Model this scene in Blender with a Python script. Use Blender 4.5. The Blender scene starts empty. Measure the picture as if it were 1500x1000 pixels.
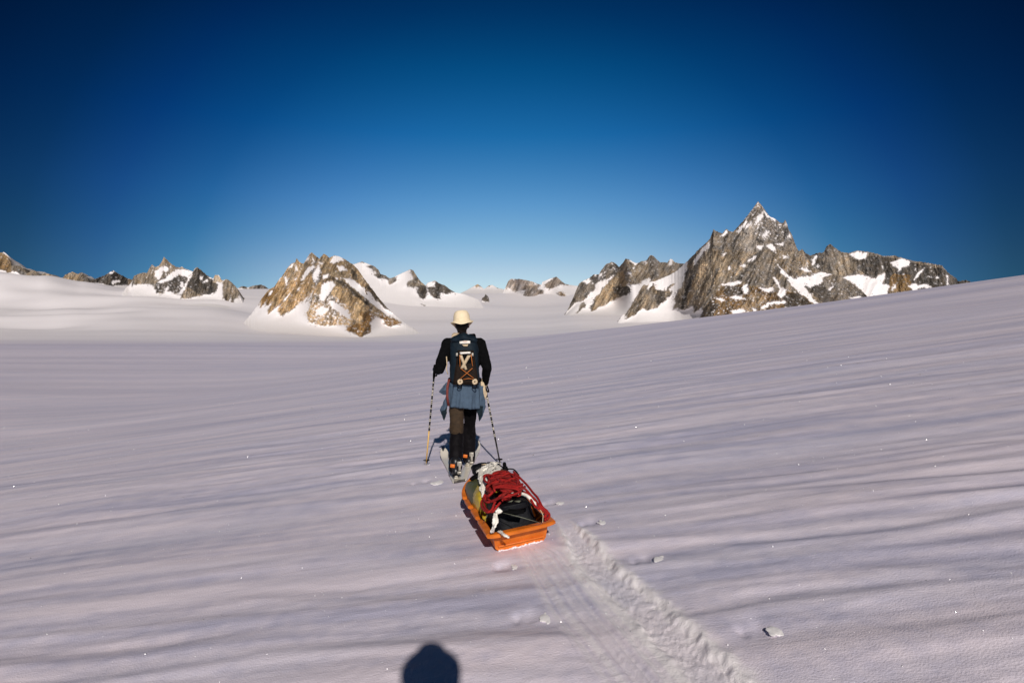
import bpy, bmesh, math, random
import numpy as np
from mathutils import Vector, Matrix

random.seed(7)
RNG = np.random.default_rng(7)
scene = bpy.context.scene
COL = scene.collection

# ------------------------------------------------------------------ camera, world, sun, exposure
F = 875.0          # focal length in photo pixels (1500 wide)
ZC = 1.55          # lens height above the snow under it
HZ = 482.0         # pixel row of the true horizon
cam = bpy.data.cameras.new('camera')
cam.sensor_width = 36.0
cam.lens = F / 1500.0 * 36.0
cam.shift_y = -(500.0 - HZ) / 1500.0
cam.clip_start = 0.02
cam.clip_end = 60000.0
camo = bpy.data.objects.new('camera', cam)
camo.location = (0, 0, ZC)
camo.rotation_euler = (math.radians(90), 0, 0)
COL.objects.link(camo)
scene.camera = camo

LIGHT = Vector((-0.126, 1.0, -0.598)).normalized()      # direction the sunlight travels
SUN_EL = math.asin(-LIGHT.z)

world = bpy.data.worlds.new('World')
scene.world = world
world.use_nodes = True
wn, wl = world.node_tree.nodes, world.node_tree.links
wn.clear()
w_out = wn.new('ShaderNodeOutputWorld')
w_bg = wn.new('ShaderNodeBackground')
w_sky = wn.new('ShaderNodeTexSky')
w_sky.sky_type = 'NISHITA'
w_sky.sun_disc = False
w_sky.sun_elevation = SUN_EL
w_sky.sun_rotation = math.radians(180 - 7.2)
w_sky.altitude = 2500
w_sky.air_density = 1.0
w_sky.dust_density = 0.3
w_sky.ozone_density = 2.0
w_bg.inputs['Strength'].default_value = 0.10
w_tc = wn.new('ShaderNodeTexCoord')
w_sep = wn.new('ShaderNodeSeparateXYZ')
wl.new(w_tc.outputs['Generated'], w_sep.inputs[0])
# clear mountain air: the sky deepens from the horizon to the zenith
w_r1 = wn.new('ShaderNodeValToRGB')
wl.new(w_sep.outputs['Z'], w_r1.inputs['Fac'])
cr = w_r1.color_ramp
SKYRAMP = [(0.0, (0.97, 0.87, 0.80)), (0.099, (0.905, 0.851, 0.786)), (0.149, (0.669, 0.834, 0.822)), (0.204, (0.475, 0.80, 0.893)),
           (0.307, (0.107, 0.661, 0.875)), (0.40, (0.028, 0.572, 0.758)), (0.467, (0.013, 0.451, 0.632)), (0.70, (0.012, 0.28, 0.34)), (1.0, (0.012, 0.20, 0.22))]
while len(cr.elements) < len(SKYRAMP):
    cr.elements.new(0.5)
for el, (p, c) in zip(cr.elements, SKYRAMP):
    el.position = p
    el.color = (*c, 1)
# lens falloff painted into the sky: brightest along the view axis, darkest across it
w_dot = wn.new('ShaderNodeVectorMath'); w_dot.operation = 'DOT_PRODUCT'
wl.new(w_tc.outputs['Generated'], w_dot.inputs[0])
hl = Vector((0, 1, 0))
w_dot.inputs[1].default_value = hl
w_abs = wn.new('ShaderNodeMath'); w_abs.operation = 'ABSOLUTE'
wl.new(w_dot.outputs['Value'], w_abs.inputs[0])
w_r2 = wn.new('ShaderNodeValToRGB')
wl.new(w_abs.outputs[0], w_r2.inputs['Fac'])
r2 = w_r2.color_ramp
AX = [(0.0, (0.012, 0.042, 0.085)), (0.35, (0.013, 0.046, 0.092)), (0.60, (0.017, 0.062, 0.12)), (0.70, (0.026, 0.088, 0.165)), (0.765, (0.048, 0.145, 0.25)), (0.819, (0.085, 0.23, 0.42)),
      (0.874, (0.17, 0.40, 0.58)), (0.937, (0.60, 0.72, 0.85)), (0.985, (0.96, 0.97, 0.98)), (1.0, (1, 1, 1))]
while len(r2.elements) < len(AX):
    r2.elements.new(0.5)
for el, (p, c) in zip(r2.elements, AX):
    el.position = p
    el.color = (*c, 1)
def wmul(a, b):
    m = wn.new('ShaderNodeMix'); m.data_type = 'RGBA'; m.blend_type = 'MULTIPLY'
    m.inputs['Factor'].default_value = 1.0
    wl.new(a, m.inputs['A']); wl.new(b, m.inputs['B'])
    return m.outputs['Result']
wl.new(wmul(wmul(w_sky.outputs['Color'], w_r1.outputs['Color']), w_r2.outputs['Color']), w_bg.inputs['Color'])
wl.new(w_bg.outputs[0], w_out.inputs['Surface'])

sun = bpy.data.lights.new('sun', 'SUN')
sun.energy = 3.55
sun.angle = math.radians(0.7)
sun.color = (1.0, 0.93, 0.86)
suno = bpy.data.objects.new('sun', sun)
suno.rotation_euler = LIGHT.to_track_quat('-Z', 'Y').to_euler()
suno.location = (5, -40, 30)
COL.objects.link(suno)

scene.view_settings.view_transform = 'Standard'
scene.view_settings.look = 'None'
scene.view_settings.exposure = 0.0
scene.view_settings.gamma = 1.0
scene.view_settings.use_curve_mapping = False

# ------------------------------------------------------------------ numpy noise
def _hash(ix, iy, seed):
    h = (ix.astype(np.int64) * 374761393 + iy.astype(np.int64) * 668265263 + seed * 974634777) & 0xffffffff
    h = ((h ^ (h >> 13)) * 1274126177) & 0xffffffff
    h = h ^ (h >> 16)
    return h
def pn(x, y, seed=0):
    """2-D gradient noise, about -0.7..0.7"""
    x = np.asarray(x, float); y = np.asarray(y, float)
    x, y = np.broadcast_arrays(x, y)
    ix, iy = np.floor(x).astype(np.int64), np.floor(y).astype(np.int64)
    fx, fy = x - ix, y - iy
    sx, sy = fx * fx * fx * (fx * (fx * 6 - 15) + 10), fy * fy * fy * (fy * (fy * 6 - 15) + 10)
    def g(dx, dy):
        a = _hash(ix + dx, iy + dy, seed) * (2 * math.pi / 4294967296.0)
        return np.cos(a) * (fx - dx) + np.sin(a) * (fy - dy)
    a = g(0, 0) * (1 - sx) + g(1, 0) * sx
    b = g(0, 1) * (1 - sx) + g(1, 1) * sx
    return (a * (1 - sy) + b * sy) * 1.4
def fbm(x, y, seed=0, oct=4, gain=0.5):
    t, a = 0, 1.0
    for i in range(oct):
        t = t + a * pn(x * 2 ** i + 17.3 * i, y * 2 ** i - 9.1 * i, seed + i * 31)
        a *= gain
    return t
def ridged(x, y, seed=0, oct=4, gain=0.5):
    t, a, n = 0, 1.0, 0
    for i in range(oct):
        t = t + a * (1 - np.abs(pn(x * 2 ** i + 5.3 * i, y * 2 ** i + 3.7 * i, seed + i * 17)) * 2)
        n += a
        a *= gain
    return t / n
def ss(a, b, x):
    t = np.clip((x - a) / (b - a), 0, 1)
    return t * t * (3 - 2 * t)

# ------------------------------------------------------------------ materials
def mat_new(name):
    m = bpy.data.materials.new(name)
    m.use_nodes = True
    n, l = m.node_tree.nodes, m.node_tree.links
    return m, n, l, n['Principled BSDF']
def mat(name, col, rough=0.6, var=0.12, scale=20, bump=0.2, bscale=None, metallic=0.0, sheen=0.0, col2=None, spec=0.4):
    m, n, l, b = mat_new(name)
    b.inputs['Roughness'].default_value = rough
    b.inputs['Metallic'].default_value = metallic
    b.inputs['Specular IOR Level'].default_value = spec
    if sheen:
        b.inputs['Sheen Weight'].default_value = sheen
    tc = n.new('ShaderNodeTexCoord')
    nz = n.new('ShaderNodeTexNoise'); nz.inputs['Scale'].default_value = scale; nz.inputs['Detail'].default_value = 5
    l.new(tc.outputs['Object'], nz.inputs['Vector'])
    r = n.new('ShaderNodeValToRGB')
    c2 = col2 or tuple(min(1, c * (1 + var)) for c in col)
    c1 = tuple(c * (1 - var) for c in col)
    r.color_ramp.elements[0].position = 0.3; r.color_ramp.elements[1].position = 0.7
    r.color_ramp.elements[0].color = (*c1, 1); r.color_ramp.elements[1].color = (*c2, 1)
    l.new(nz.outputs['Fac'], r.inputs['Fac']); l.new(r.outputs['Color'], b.inputs['Base Color'])
    if bump:
        n2 = n.new('ShaderNodeTexNoise'); n2.inputs['Scale'].default_value = bscale or scale * 3; n2.inputs['Detail'].default_value = 4
        l.new(tc.outputs['Object'], n2.inputs['Vector'])
        bp = n.new('ShaderNodeBump'); bp.inputs['Strength'].default_value = bump; bp.inputs['Distance'].default_value = 0.01
        l.new(n2.outputs['Fac'], bp.inputs['Height']); l.new(bp.outputs['Normal'], b.inputs['Normal'])
    return m

def snow_ground_mat():
    m, n, l, b = mat_new('snow_ground')
    b.inputs['Roughness'].default_value = 0.55
    b.inputs['Specular IOR Level'].default_value = 0.25
    tc = n.new('ShaderNodeTexCoord')
    # ripple light and shade painted as faint streaks of snow colour
    mp = n.new('ShaderNodeMapping'); mp.inputs['Scale'].default_value = (0.28, 2.4, 1); mp.inputs['Rotation'].default_value = (0, 0, math.radians(4.5))
    l.new(tc.outputs['Object'], mp.inputs['Vector'])
    nz = n.new('ShaderNodeTexNoise'); nz.inputs['Scale'].default_value = 1.0; nz.inputs['Detail'].default_value = 6
    l.new(mp.outputs[0], nz.inputs['Vector'])
    r = n.new('ShaderNodeValToRGB')
    r.color_ramp.elements[0].position = 0.3; r.color_ramp.elements[1].position = 0.7
    r.color_ramp.elements[0].color = (0.705, 0.665, 0.77, 1); r.color_ramp.elements[1].color = (0.86, 0.765, 0.83, 1)
    l.new(nz.outputs['Fac'], r.inputs['Fac'])
    # ripple light and shade painted in as bluish bands, plus grain and trail tone
    bd = n.new('ShaderNodeAttribute'); bd.attribute_name = 'ripple_shade_tone'
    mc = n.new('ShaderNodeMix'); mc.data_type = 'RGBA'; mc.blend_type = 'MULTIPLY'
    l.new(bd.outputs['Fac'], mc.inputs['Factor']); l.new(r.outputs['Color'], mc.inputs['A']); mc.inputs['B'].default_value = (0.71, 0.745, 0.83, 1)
    fr = n.new('ShaderNodeAttribute'); fr.attribute_name = 'fresh_far_light'
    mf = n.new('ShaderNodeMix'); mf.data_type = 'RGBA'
    l.new(fr.outputs['Fac'], mf.inputs['Factor']); l.new(mc.outputs['Result'], mf.inputs['A']); mf.inputs['B'].default_value = (0.93, 0.885, 0.895, 1)  # far snow brightened in its colour; the trail's turned-up snow is paler
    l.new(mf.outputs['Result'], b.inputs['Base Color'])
    # grains
    g1 = n.new('ShaderNodeTexNoise'); g1.inputs['Scale'].default_value = 110; g1.inputs['Detail'].default_value = 4
    l.new(tc.outputs['Object'], g1.inputs['Vector'])
    b1 = n.new('ShaderNodeBump'); b1.inputs['Strength'].default_value = 0.75; b1.inputs['Distance'].default_value = 0.004
    l.new(g1.outputs['Fac'], b1.inputs['Height'])
    mp2 = n.new('ShaderNodeMapping'); mp2.inputs['Scale'].default_value = (1.6, 7.0, 4); mp2.inputs['Rotation'].default_value = (0, 0, math.radians(4))
    l.new(tc.outputs['Object'], mp2.inputs['Vector'])
    g2 = n.new('ShaderNodeTexNoise'); g2.inputs['Scale'].default_value = 1.0; g2.inputs['Detail'].default_value = 7; g2.inputs['Roughness'].default_value = 0.6
    l.new(mp2.outputs[0], g2.inputs['Vector'])
    b2 = n.new('ShaderNodeBump'); b2.inputs['Strength'].default_value = 0.45; b2.inputs['Distance'].default_value = 0.02
    l.new(g2.outputs['Fac'], b2.inputs['Height']); l.new(b1.outputs['Normal'], b2.inputs['Normal'])
    l.new(b2.outputs['Normal'], b.inputs['Normal'])
    return m
def mountain_mat():
    m, n, l, b = mat_new('rock_and_snow')
    b.inputs['Roughness'].default_value = 0.8
    b.inputs['Specular IOR Level'].default_value = 0.15
    at = n.new('ShaderNodeAttribute'); at.attribute_name = 'tone'
    sn = n.new('ShaderNodeAttribute'); sn.attribute_name = 'snow'
    tc = n.new('ShaderNodeTexCoord')
    nz = n.new('ShaderNodeTexNoise'); nz.inputs['Scale'].default_value = 0.09; nz.inputs['Detail'].default_value = 5; nz.inputs['Roughness'].default_value = 0.7
    l.new(tc.outputs['Object'], nz.inputs['Vector'])
    r = n.new('ShaderNodeValToRGB')
    r.color_ramp.elements[0].position = 0.35; r.color_ramp.elements[1].position = 0.65
    r.color_ramp.elements[0].color = (0.6, 0.6, 0.62, 1); r.color_ramp.elements[1].color = (1.3, 1.28, 1.25, 1)
    l.new(nz.outputs['Fac'], r.inputs['Fac'])
    mx = n.new('ShaderNodeMix'); mx.data_type = 'RGBA'; mx.blend_type = 'MULTIPLY'; mx.inputs['Factor'].default_value = 1
    l.new(at.outputs['Color'], mx.inputs['A']); l.new(r.outputs['Color'], mx.inputs['B'])
    m2 = n.new('ShaderNodeMix'); m2.data_type = 'RGBA'
    l.new(sn.outputs['Fac'], m2.inputs['Factor']); l.new(mx.outputs['Result'], m2.inputs['A'])
    m2.inputs['B'].default_value = (0.86, 0.82, 0.82, 1)
    l.new(m2.outputs['Result'], b.inputs['Base Color'])
    bp = n.new('ShaderNodeBump'); bp.inputs['Strength'].default_value = 0.5; bp.inputs['Distance'].default_value = 4.0
    l.new(nz.outputs['Fac'], bp.inputs['Height'])
    inv = n.new('ShaderNodeMath'); inv.operation = 'MULTIPLY_ADD'; inv.inputs[1].default_value = -0.5; inv.inputs[2].default_value = 0.5
    l.new(sn.outputs['Fac'], inv.inputs[0]); l.new(inv.outputs[0], bp.inputs['Strength'])
    l.new(bp.outputs['Normal'], b.inputs['Normal'])
    return m
M_SNOW = snow_ground_mat()
M_MTN = mountain_mat()

# ------------------------------------------------------------------ mesh helpers
def mesh_np(name, V, faces, mt, parent=None, smooth=True):
    """faces: (n,4) or (n,3) int array, or list of lists"""
    me = bpy.data.meshes.new(name)
    V = np.asarray(V, dtype=np.float32)
    if isinstance(faces, np.ndarray):
        k = faces.shape[1]
        me.vertices.add(len(V)); me.vertices.foreach_set('co', V.ravel())
        me.loops.add(faces.size); me.loops.foreach_set('vertex_index', faces.astype(np.int32).ravel())
        me.polygons.add(len(faces)); me.polygons.foreach_set('loop_start', np.arange(0, faces.size, k, dtype=np.int32))
        me.update(calc_edges=True)
        me.validate()
    else:
        me.from_pydata([tuple(map(float, v)) for v in V], [], faces)
    me.polygons.foreach_set('use_smooth', np.full(len(me.polygons), smooth))
    if mt is not None:
        me.materials.append(mt)
    o = bpy.data.objects.new(name, me)
    COL.objects.link(o)
    if parent is not None:
        o.parent = parent
    return o
def grid_faces(nr, nc, wrap=False):
    r = np.arange(nr - 1)[:, None]; c = np.arange(nc if wrap else nc - 1)[None, :]
    a = r * nc + c; b = r * nc + (c + 1) % nc
    return np.stack([a, b, b + nc, a + nc], -1).reshape(-1, 4)
def tag(o, label=None, cat=None, group=None, kind=None):
    if label: o['label'] = label
    if cat: o['category'] = cat
    if group: o['group'] = group
    if kind: o['kind'] = kind
    return o
def empty(name, matrix, label, cat, group=None):
    o = bpy.data.objects.new(name, None)
    o.empty_display_size = 0.2
    COL.objects.link(o)
    o.matrix_world = matrix
    return tag(o, label, cat, group)

# ------------------------------------------------------------------ ground height
SLOPE = 0.14
TX = np.array([-300, 0, 60, 120, 200, 300, 400, 530, 620, 700, 780, 850, 1000, 1250, 1800], float)
TY = np.array([150, 400, 1000, 1800, 3000, 4500, 6000, 8000, 11000, 20000], float)
TAB = np.array([
    [505] * 15,
    [504] * 15,
    [500] * 15,
    [497] * 6 + [498, 499, 499, 497, 496, 494, 492, 490, 490],
    [486, 486, 486, 485, 484, 485, 489, 495, 492, 488, 486, 482, 480, 478, 478],
    [452, 455, 455, 453, 449, 450, 463, 470, 470, 468, 466, 461, 460, 460, 460],
    [392, 399, 406, 415, 424, 432, 434, 440, 446, 448, 450, 446, 440, 440, 440],
    [390, 400, 408, 418, 422, 424, 423, 426, 430, 430, 428, 430, 430, 440, 440],
    [396, 404, 412, 420, 424, 426, 426, 428, 430, 430, 430, 430, 440, 445, 445],
    [440] * 15], float)
def ground_far(px, Y):
    px = np.clip(px, -300, 1800); ly = np.log(np.clip(Y, 150, 20000)); LT = np.log(TY)
    j = np.clip(np.searchsorted(TX, px) - 1, 0, len(TX) - 2); tj = (px - TX[j]) / (TX[j + 1] - TX[j]); tj = tj * tj * (3 - 2 * tj)
    i = np.clip(np.searchsorted(LT, ly) - 1, 0, len(TY) - 2); ti = (ly - LT[i]) / (LT[i + 1] - LT[i]); ti = ti * ti * (3 - 2 * ti)
    py = (TAB[i, j] * (1 - tj) + TAB[i, j + 1] * tj) * (1 - ti) + (TAB[i + 1, j] * (1 - tj) + TAB[i + 1, j + 1] * tj) * ti
    return ZC + (HZ - py) / F * Y
def ground_base(x, y):
    x = np.asarray(x, float); y = np.asarray(y, float)
    near = SLOPE * x
    near = np.where(near < -1.5, -1.5 + 1.6 * np.tanh((near + 1.5) / 1.6), near)
    near = np.where(near > 9, 9 + 6 * np.tanh((near - 9) / 6), near)
    yy = np.maximum(y, 40)
    far = ground_far(750 + F * x / yy, np.maximum(y, 150))
    far = np.where(y < 150, ZC - 23 / F * 150 - (150 - np.clip(y, 0, 150)) * -0.02, far)
    t = ss(37, 265, y)
    return near * (1 - t) + far * t
def gp(px, py, z=None):
    """ground point (near plane z = SLOPE*x) seen at a pixel"""
    a, b = (px - 750) / F, (HZ - py) / F
    y = ZC / (SLOPE * a - b)
    return np.array([a * y, y, SLOPE * a * y])
def at(px, py, Y):
    return np.array([(px - 750) / F * Y, Y, ZC + (HZ - py) / F * Y])

# the trail behind the sled: centre lines and widths along y
TR = [(822, 762, 8), (848, 793, 20), (876, 835, 29), (932, 882, 34), (985, 935, 40), (1050, 999, 46), (1110, 1060, 52), (1230, 1180, 60)]
TL = [(775, 798, 20), (798, 815, 36), (851, 887, 50), (905, 952, 53), (945, 999, 58), (985, 1050, 60), (1090, 1180, 66)]
def trail_arrays(T):
    P = np.array([gp(a, b) for a, b, w in T]); W = np.array([w * p[1] / F for (a, b, w), p in zip(T, P)])
    o = np.argsort(P[:, 1])
    return P[o, 1], P[o, 0], W[o]
TRY, TRX, TRW = trail_arrays(TR)
TLY, TLX, TLW = trail_arrays(TL)
def detail(x, y):
    d = np.hypot(x, y)
    A = math.radians(-4.5)
    u = x * math.cos(A) + y * math.sin(A)
    s = -x * math.sin(A) + y * math.cos(A)
    wob = 0.10 * pn(u / 1.7, s / 1.1, 5) + 0.22 * pn(u / 8, s / 4, 6)
    sw = s + wob
    h = 0
    fade = lambda W: np.clip((np.where(d < 30, 0.006, 0.013) * d * 3.0 / W) ** -1 - 0.6, 0, 1)
    patch = 1.0 + 0.9 * pn(u / 5.0, s / 2.2, 33)
    h = h + fade(0.10) * 0.0032 * patch * pn(u / 0.55, sw / 0.10, 13)
    h = h + fade(0.20) * 0.0090 * patch * pn(u / 1.5, sw / 0.18, 12)
    h = h + fade(0.30) * 0.0150 * patch * (ridged(u / 2.8, sw / 0.70, 11, 2) + 0.7 * pn(u / 2.3, sw / 0.34, 22))
    h = h + fade(0.6) * 0.015 * pn(u / 5.0, sw / 0.65, 24)
    h = h + fade(1.2) * 0.018 * pn(u / 10.0, sw / 1.35, 14)
    h = h + fade(2.6) * 0.045 * pn(u / 24.0, s / 3.2, 15)
    h = h + fade(8) * 0.26 * pn(u / 70.0, s / 9.0, 16) * ss(12, 45, d)
    h = h + fade(30) * 1.0 * pn(u / 260.0, s / 36.0, 17) * ss(60, 200, d)
    h = h + fade(200) * 7.0 * pn(x / 900.0, y / 260.0, 18) * ss(500, 1500, d)
    h = h + 34.0 * pn(x / 700.0, y / 330.0, 21) * ss(2600, 3600, y) * (1 - ss(6000, 7000, y)) * (1 - ss(-2800, -1800, x))
    h = h + fade(0.08) * 0.0014 * pn(x / 0.07, y / 0.07, 19)
    # flattened round the skis, the sled and the tracks
    calm = np.maximum(np.exp(-((x + 0.55) / 0.55) ** 4 - ((y - 7.2) / 1.6) ** 4), np.exp(-((x + 0.1) / 0.5) ** 4 - ((y - 4.9) / 1.1) ** 4))
    h = h * (1 - 0.85 * calm)
    # churned trench
    m = (d < 14)
    if np.any(m):
        xm, ym, dm = x[m], y[m], h[m]
        cx, w = np.interp(ym, TRY, TRX), np.interp(ym, TRY, TRW)
        q = (xm - cx) / w + 0.22 * pn(ym / 0.17, xm / 0.17, 44) + 0.12 * pn(ym / 0.05, xm / 0.05, 45)
        on = ss(-0.2, 0.35, 4.55 - ym)
        inside = 1 - ss(0.55, 0.95, np.abs(q))
        berm = np.exp(-((np.abs(q) - 1.0) / 0.26) ** 2)
        churn = 0.0040 * fbm(q * 1.6 + ym * 3.0, ym / 0.16 - q * 1.1, 51, 4, 0.75) + 0.0048 * fbm(xm / 0.045 + 2.0 * pn(xm / 0.2, ym / 0.2, 58), ym / 0.055, 52, 4, 0.75)
        dm = dm * (1 - on * inside * 0.8) + on * (inside * (-0.012 + 0.75 * churn) + berm * (0.008 * (0.7 + 0.8 * pn(ym / 0.12, q, 59)) + 0.45 * churn))
        cx, w = np.interp(ym, TLY, TLX), np.interp(ym, TLY, TLW)
        q = (xm - cx) / w
        on = ss(-0.1, 0.3, 4.25 - ym)
        inside = 1 - ss(0.8, 1.2, np.abs(q))
        lines = 0.010 * pn(q * 4.0, ym / 2.5, 61) + 0.0045 * pn(q * 11.0, ym / 1.6, 62) + 0.0018 * pn(xm / 0.03, ym / 0.03, 63)
        dm = dm * (1 - on * inside * 0.6) + on * (inside * (-0.004 + lines))
        # narrow grooves left by the skis between the boots and the sled, and dimples of the poles
        for hx, hy, r in HOLES:
            e = np.exp(-(((xm - hx) / r) ** 2 + ((ym - hy) / (r * 1.6)) ** 2))
            dm = dm - 0.018 * e
        h[m] = dm
    return h
# kicked-up lumps beside pole plants: (px, py, half width px, label)
CLUMPS = [(883, 770, 7, 'small bright snow clump right of the sled beside the churned track'),
          (966, 823, 9, 'bright snow clump well right of the churned track, a dark scuff on its left'),
          (799, 903, 10, 'bright snow clump lying on the smooth ski track behind the sled'),
          (1137, 926, 12, 'largest bright snow clump, far right near the bottom of the picture'),
          (822, 737, 6, 'small pale snow clump just right of the red rope'),
          (755, 829, 6, 'small snow clump close behind the orange sled'),
          (643, 707, 9, 'low snow clump left of the sled behind the skier')]
HOLES = []
for cx_, cy_, w_, _l in CLUMPS:
    p_ = gp(cx_ - 2.2 * w_, cy_ - 0.3 * w_)
    HOLES.append((p_[0], p_[1], 0.045))
    p_ = gp(cx_ - 4.2 * w_, cy_ + 0.1 * w_)
    HOLES.append((p_[0], p_[1], 0.03))

def ripple_shade_tone(x, y):  # bands that darken the snow colour like ripple shade
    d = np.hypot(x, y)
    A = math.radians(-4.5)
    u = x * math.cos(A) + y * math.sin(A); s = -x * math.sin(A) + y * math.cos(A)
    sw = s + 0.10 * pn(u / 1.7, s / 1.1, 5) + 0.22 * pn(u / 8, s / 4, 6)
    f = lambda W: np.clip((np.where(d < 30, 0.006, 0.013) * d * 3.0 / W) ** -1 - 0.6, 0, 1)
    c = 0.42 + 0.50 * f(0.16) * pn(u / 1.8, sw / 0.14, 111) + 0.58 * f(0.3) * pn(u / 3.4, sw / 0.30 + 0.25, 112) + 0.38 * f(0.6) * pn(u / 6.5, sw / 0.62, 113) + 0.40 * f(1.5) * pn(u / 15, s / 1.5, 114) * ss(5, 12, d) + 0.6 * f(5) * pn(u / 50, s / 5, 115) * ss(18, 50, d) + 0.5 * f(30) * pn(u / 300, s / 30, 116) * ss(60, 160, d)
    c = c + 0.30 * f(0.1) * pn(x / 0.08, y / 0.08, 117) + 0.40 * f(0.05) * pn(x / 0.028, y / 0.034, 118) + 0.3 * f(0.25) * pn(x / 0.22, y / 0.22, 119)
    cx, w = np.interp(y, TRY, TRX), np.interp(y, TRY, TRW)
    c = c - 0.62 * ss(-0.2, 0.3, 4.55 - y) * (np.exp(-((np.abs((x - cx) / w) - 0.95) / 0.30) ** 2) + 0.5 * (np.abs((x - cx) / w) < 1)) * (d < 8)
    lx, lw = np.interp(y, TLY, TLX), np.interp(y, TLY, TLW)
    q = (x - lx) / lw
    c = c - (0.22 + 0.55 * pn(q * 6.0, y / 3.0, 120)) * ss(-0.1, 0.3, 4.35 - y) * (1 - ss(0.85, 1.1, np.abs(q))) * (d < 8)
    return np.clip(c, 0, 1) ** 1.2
def build_ground():
    a_f = np.radians(np.arange(-46, 46.001, 0.105))
    a_b = np.radians(np.concatenate([np.arange(47, 312, 4.0), [313.2]]))
    ang = np.concatenate([a_f, a_b])
    r = [0.0015 * 0 + 0.25]
    while r[-1] < 22000:
        q = r[-1]
        k = 0.03 if q < 1.9 else (0.0048 if q < 26 else 0.0135)
        r.append(q * (1 + k))
    r = np.array(r)
    R, A = np.meshgrid(r, ang, indexing='ij')
    x, y = R * np.sin(A), R * np.cos(A)
    front = (np.abs(A) < math.radians(46.5))
    z = ground_base(x, y)
    D = detail(x.copy(), y.copy())
    z = z + np.where(front, D, 0)
    V = np.stack([x, y, z], -1).reshape(-1, 3)
    fc = grid_faces(len(r), len(ang), wrap=True)[:, ::-1]
    c = np.array([[0, 0, 0.0]])
    V = np.concatenate([V, c])
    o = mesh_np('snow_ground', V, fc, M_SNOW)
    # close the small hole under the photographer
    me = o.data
    ca = np.append(ripple_shade_tone(x, y).ravel(), 0.4); 
    # loose, freshly turned snow along the trail
    qr = np.abs((x - np.interp(y, TRY, TRX)) / np.interp(y, TRY, TRW)) + 0.25 * pn(x / 0.06, y / 0.06, 131)
    ql = np.abs((x - np.interp(y, TLY, TLX)) / np.interp(y, TLY, TLW))
    tf_ = (0.75 * np.exp(-((qr - 0.95) / 0.35) ** 2) + 0.35 * (1 - ss(0.8, 1.1, qr))) * ss(-0.2, 0.3, 4.55 - y) + (0.22 + 0.5 * pn(ql * 5, y / 2.5, 132)) * (1 - ss(0.8, 1.1, ql)) * ss(-0.1, 0.3, 4.3 - y)
    tf_ = np.clip(tf_, 0, 0.9) * (np.hypot(x, y) < 9) * (y > 0)
    fa = np.append((tf_ + 0.9 * ss(math.log(250), math.log(6000), np.log(np.hypot(x, y) + 1)) * (y > 0)).ravel(), 0)  # brightness painted into the snow, growing with distance
    n = len(ang)
    hub = mesh_np('hub', np.concatenate([V[:n], c]), np.array([[i, n, (i + 1) % n] for i in range(n)]), M_SNOW)
    bm = bmesh.new(); bm.from_mesh(o.data); bm.from_mesh(hub.data)
    bpy.data.objects.remove(hub)
    bm.faces.ensure_lookup_table()
    for f in bm.faces[-n:]:
        f.smooth = True
        if f.normal.z < 0: f.normal_flip()
    bm.to_mesh(o.data); bm.free()
    nv_ = len(me.vertices)
    for nm_, ar_ in (('ripple_shade_tone', ca), ('fresh_far_light', fa)):
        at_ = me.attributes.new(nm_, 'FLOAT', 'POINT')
        q_ = np.full(nv_, 0.4 if nm_ == 'ripple_shade_tone' else 0.0, dtype=np.float32); q_[:len(ar_)] = ar_
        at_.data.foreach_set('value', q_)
    tag(o, 'wind-rippled snow of the glacier, tilting up to the right, with the sled track', 'snow', kind='structure')
    return o
build_ground()

# ------------------------------------------------------------------ mountains
def pip(px, py, poly):
    poly = np.asarray(poly, float)
    ins = np.zeros(px.shape, bool)
    j = len(poly) - 1
    for i in range(len(poly)):
        xi, yi = poly[i]; xj, yj = poly[j]
        c = ((yi > py) != (yj > py)) & (px < (xj - xi) * (py - yi) / ((yj - yi) if yj != yi else 1e-9) + xi)
        ins ^= c
        j = i
    return ins
def zm(ox, oy, k):
    return lambda pts: [(ox + x / k, oy + y / k) for x, y in pts]
def dist_poly(px, py, line):
    d = np.full(px.shape, 1e9)
    for (x0, y0), (x1, y1) in zip(line[:-1], line[1:]):
        L2 = (x1 - x0) ** 2 + (y1 - y0) ** 2 + 1e-9
        t = np.clip(((px - x0) * (x1 - x0) + (py - y0) * (y1 - y0)) / L2, 0, 1)
        d = np.minimum(d, np.hypot(px - x0 - t * (x1 - x0), py - y0 - t * (y1 - y0)))
    return d
def box(a, w, ax):
    p = [(0, 0), (0, 0)]; p[ax] = (w + 1, w)
    c = np.cumsum(np.pad(a, p, mode='edge'), axis=ax)
    n = a.shape[ax]
    return (np.take(c, np.arange(2 * w + 1, 2 * w + 1 + n), axis=ax) - np.take(c, np.arange(0, n), axis=ax)) / (2 * w + 1)
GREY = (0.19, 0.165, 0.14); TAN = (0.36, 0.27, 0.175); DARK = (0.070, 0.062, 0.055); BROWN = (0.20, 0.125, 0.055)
LTAN = (0.46, 0.36, 0.25); MID = (0.26, 0.21, 0.155); PALE = (0.36, 0.32, 0.28)
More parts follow.
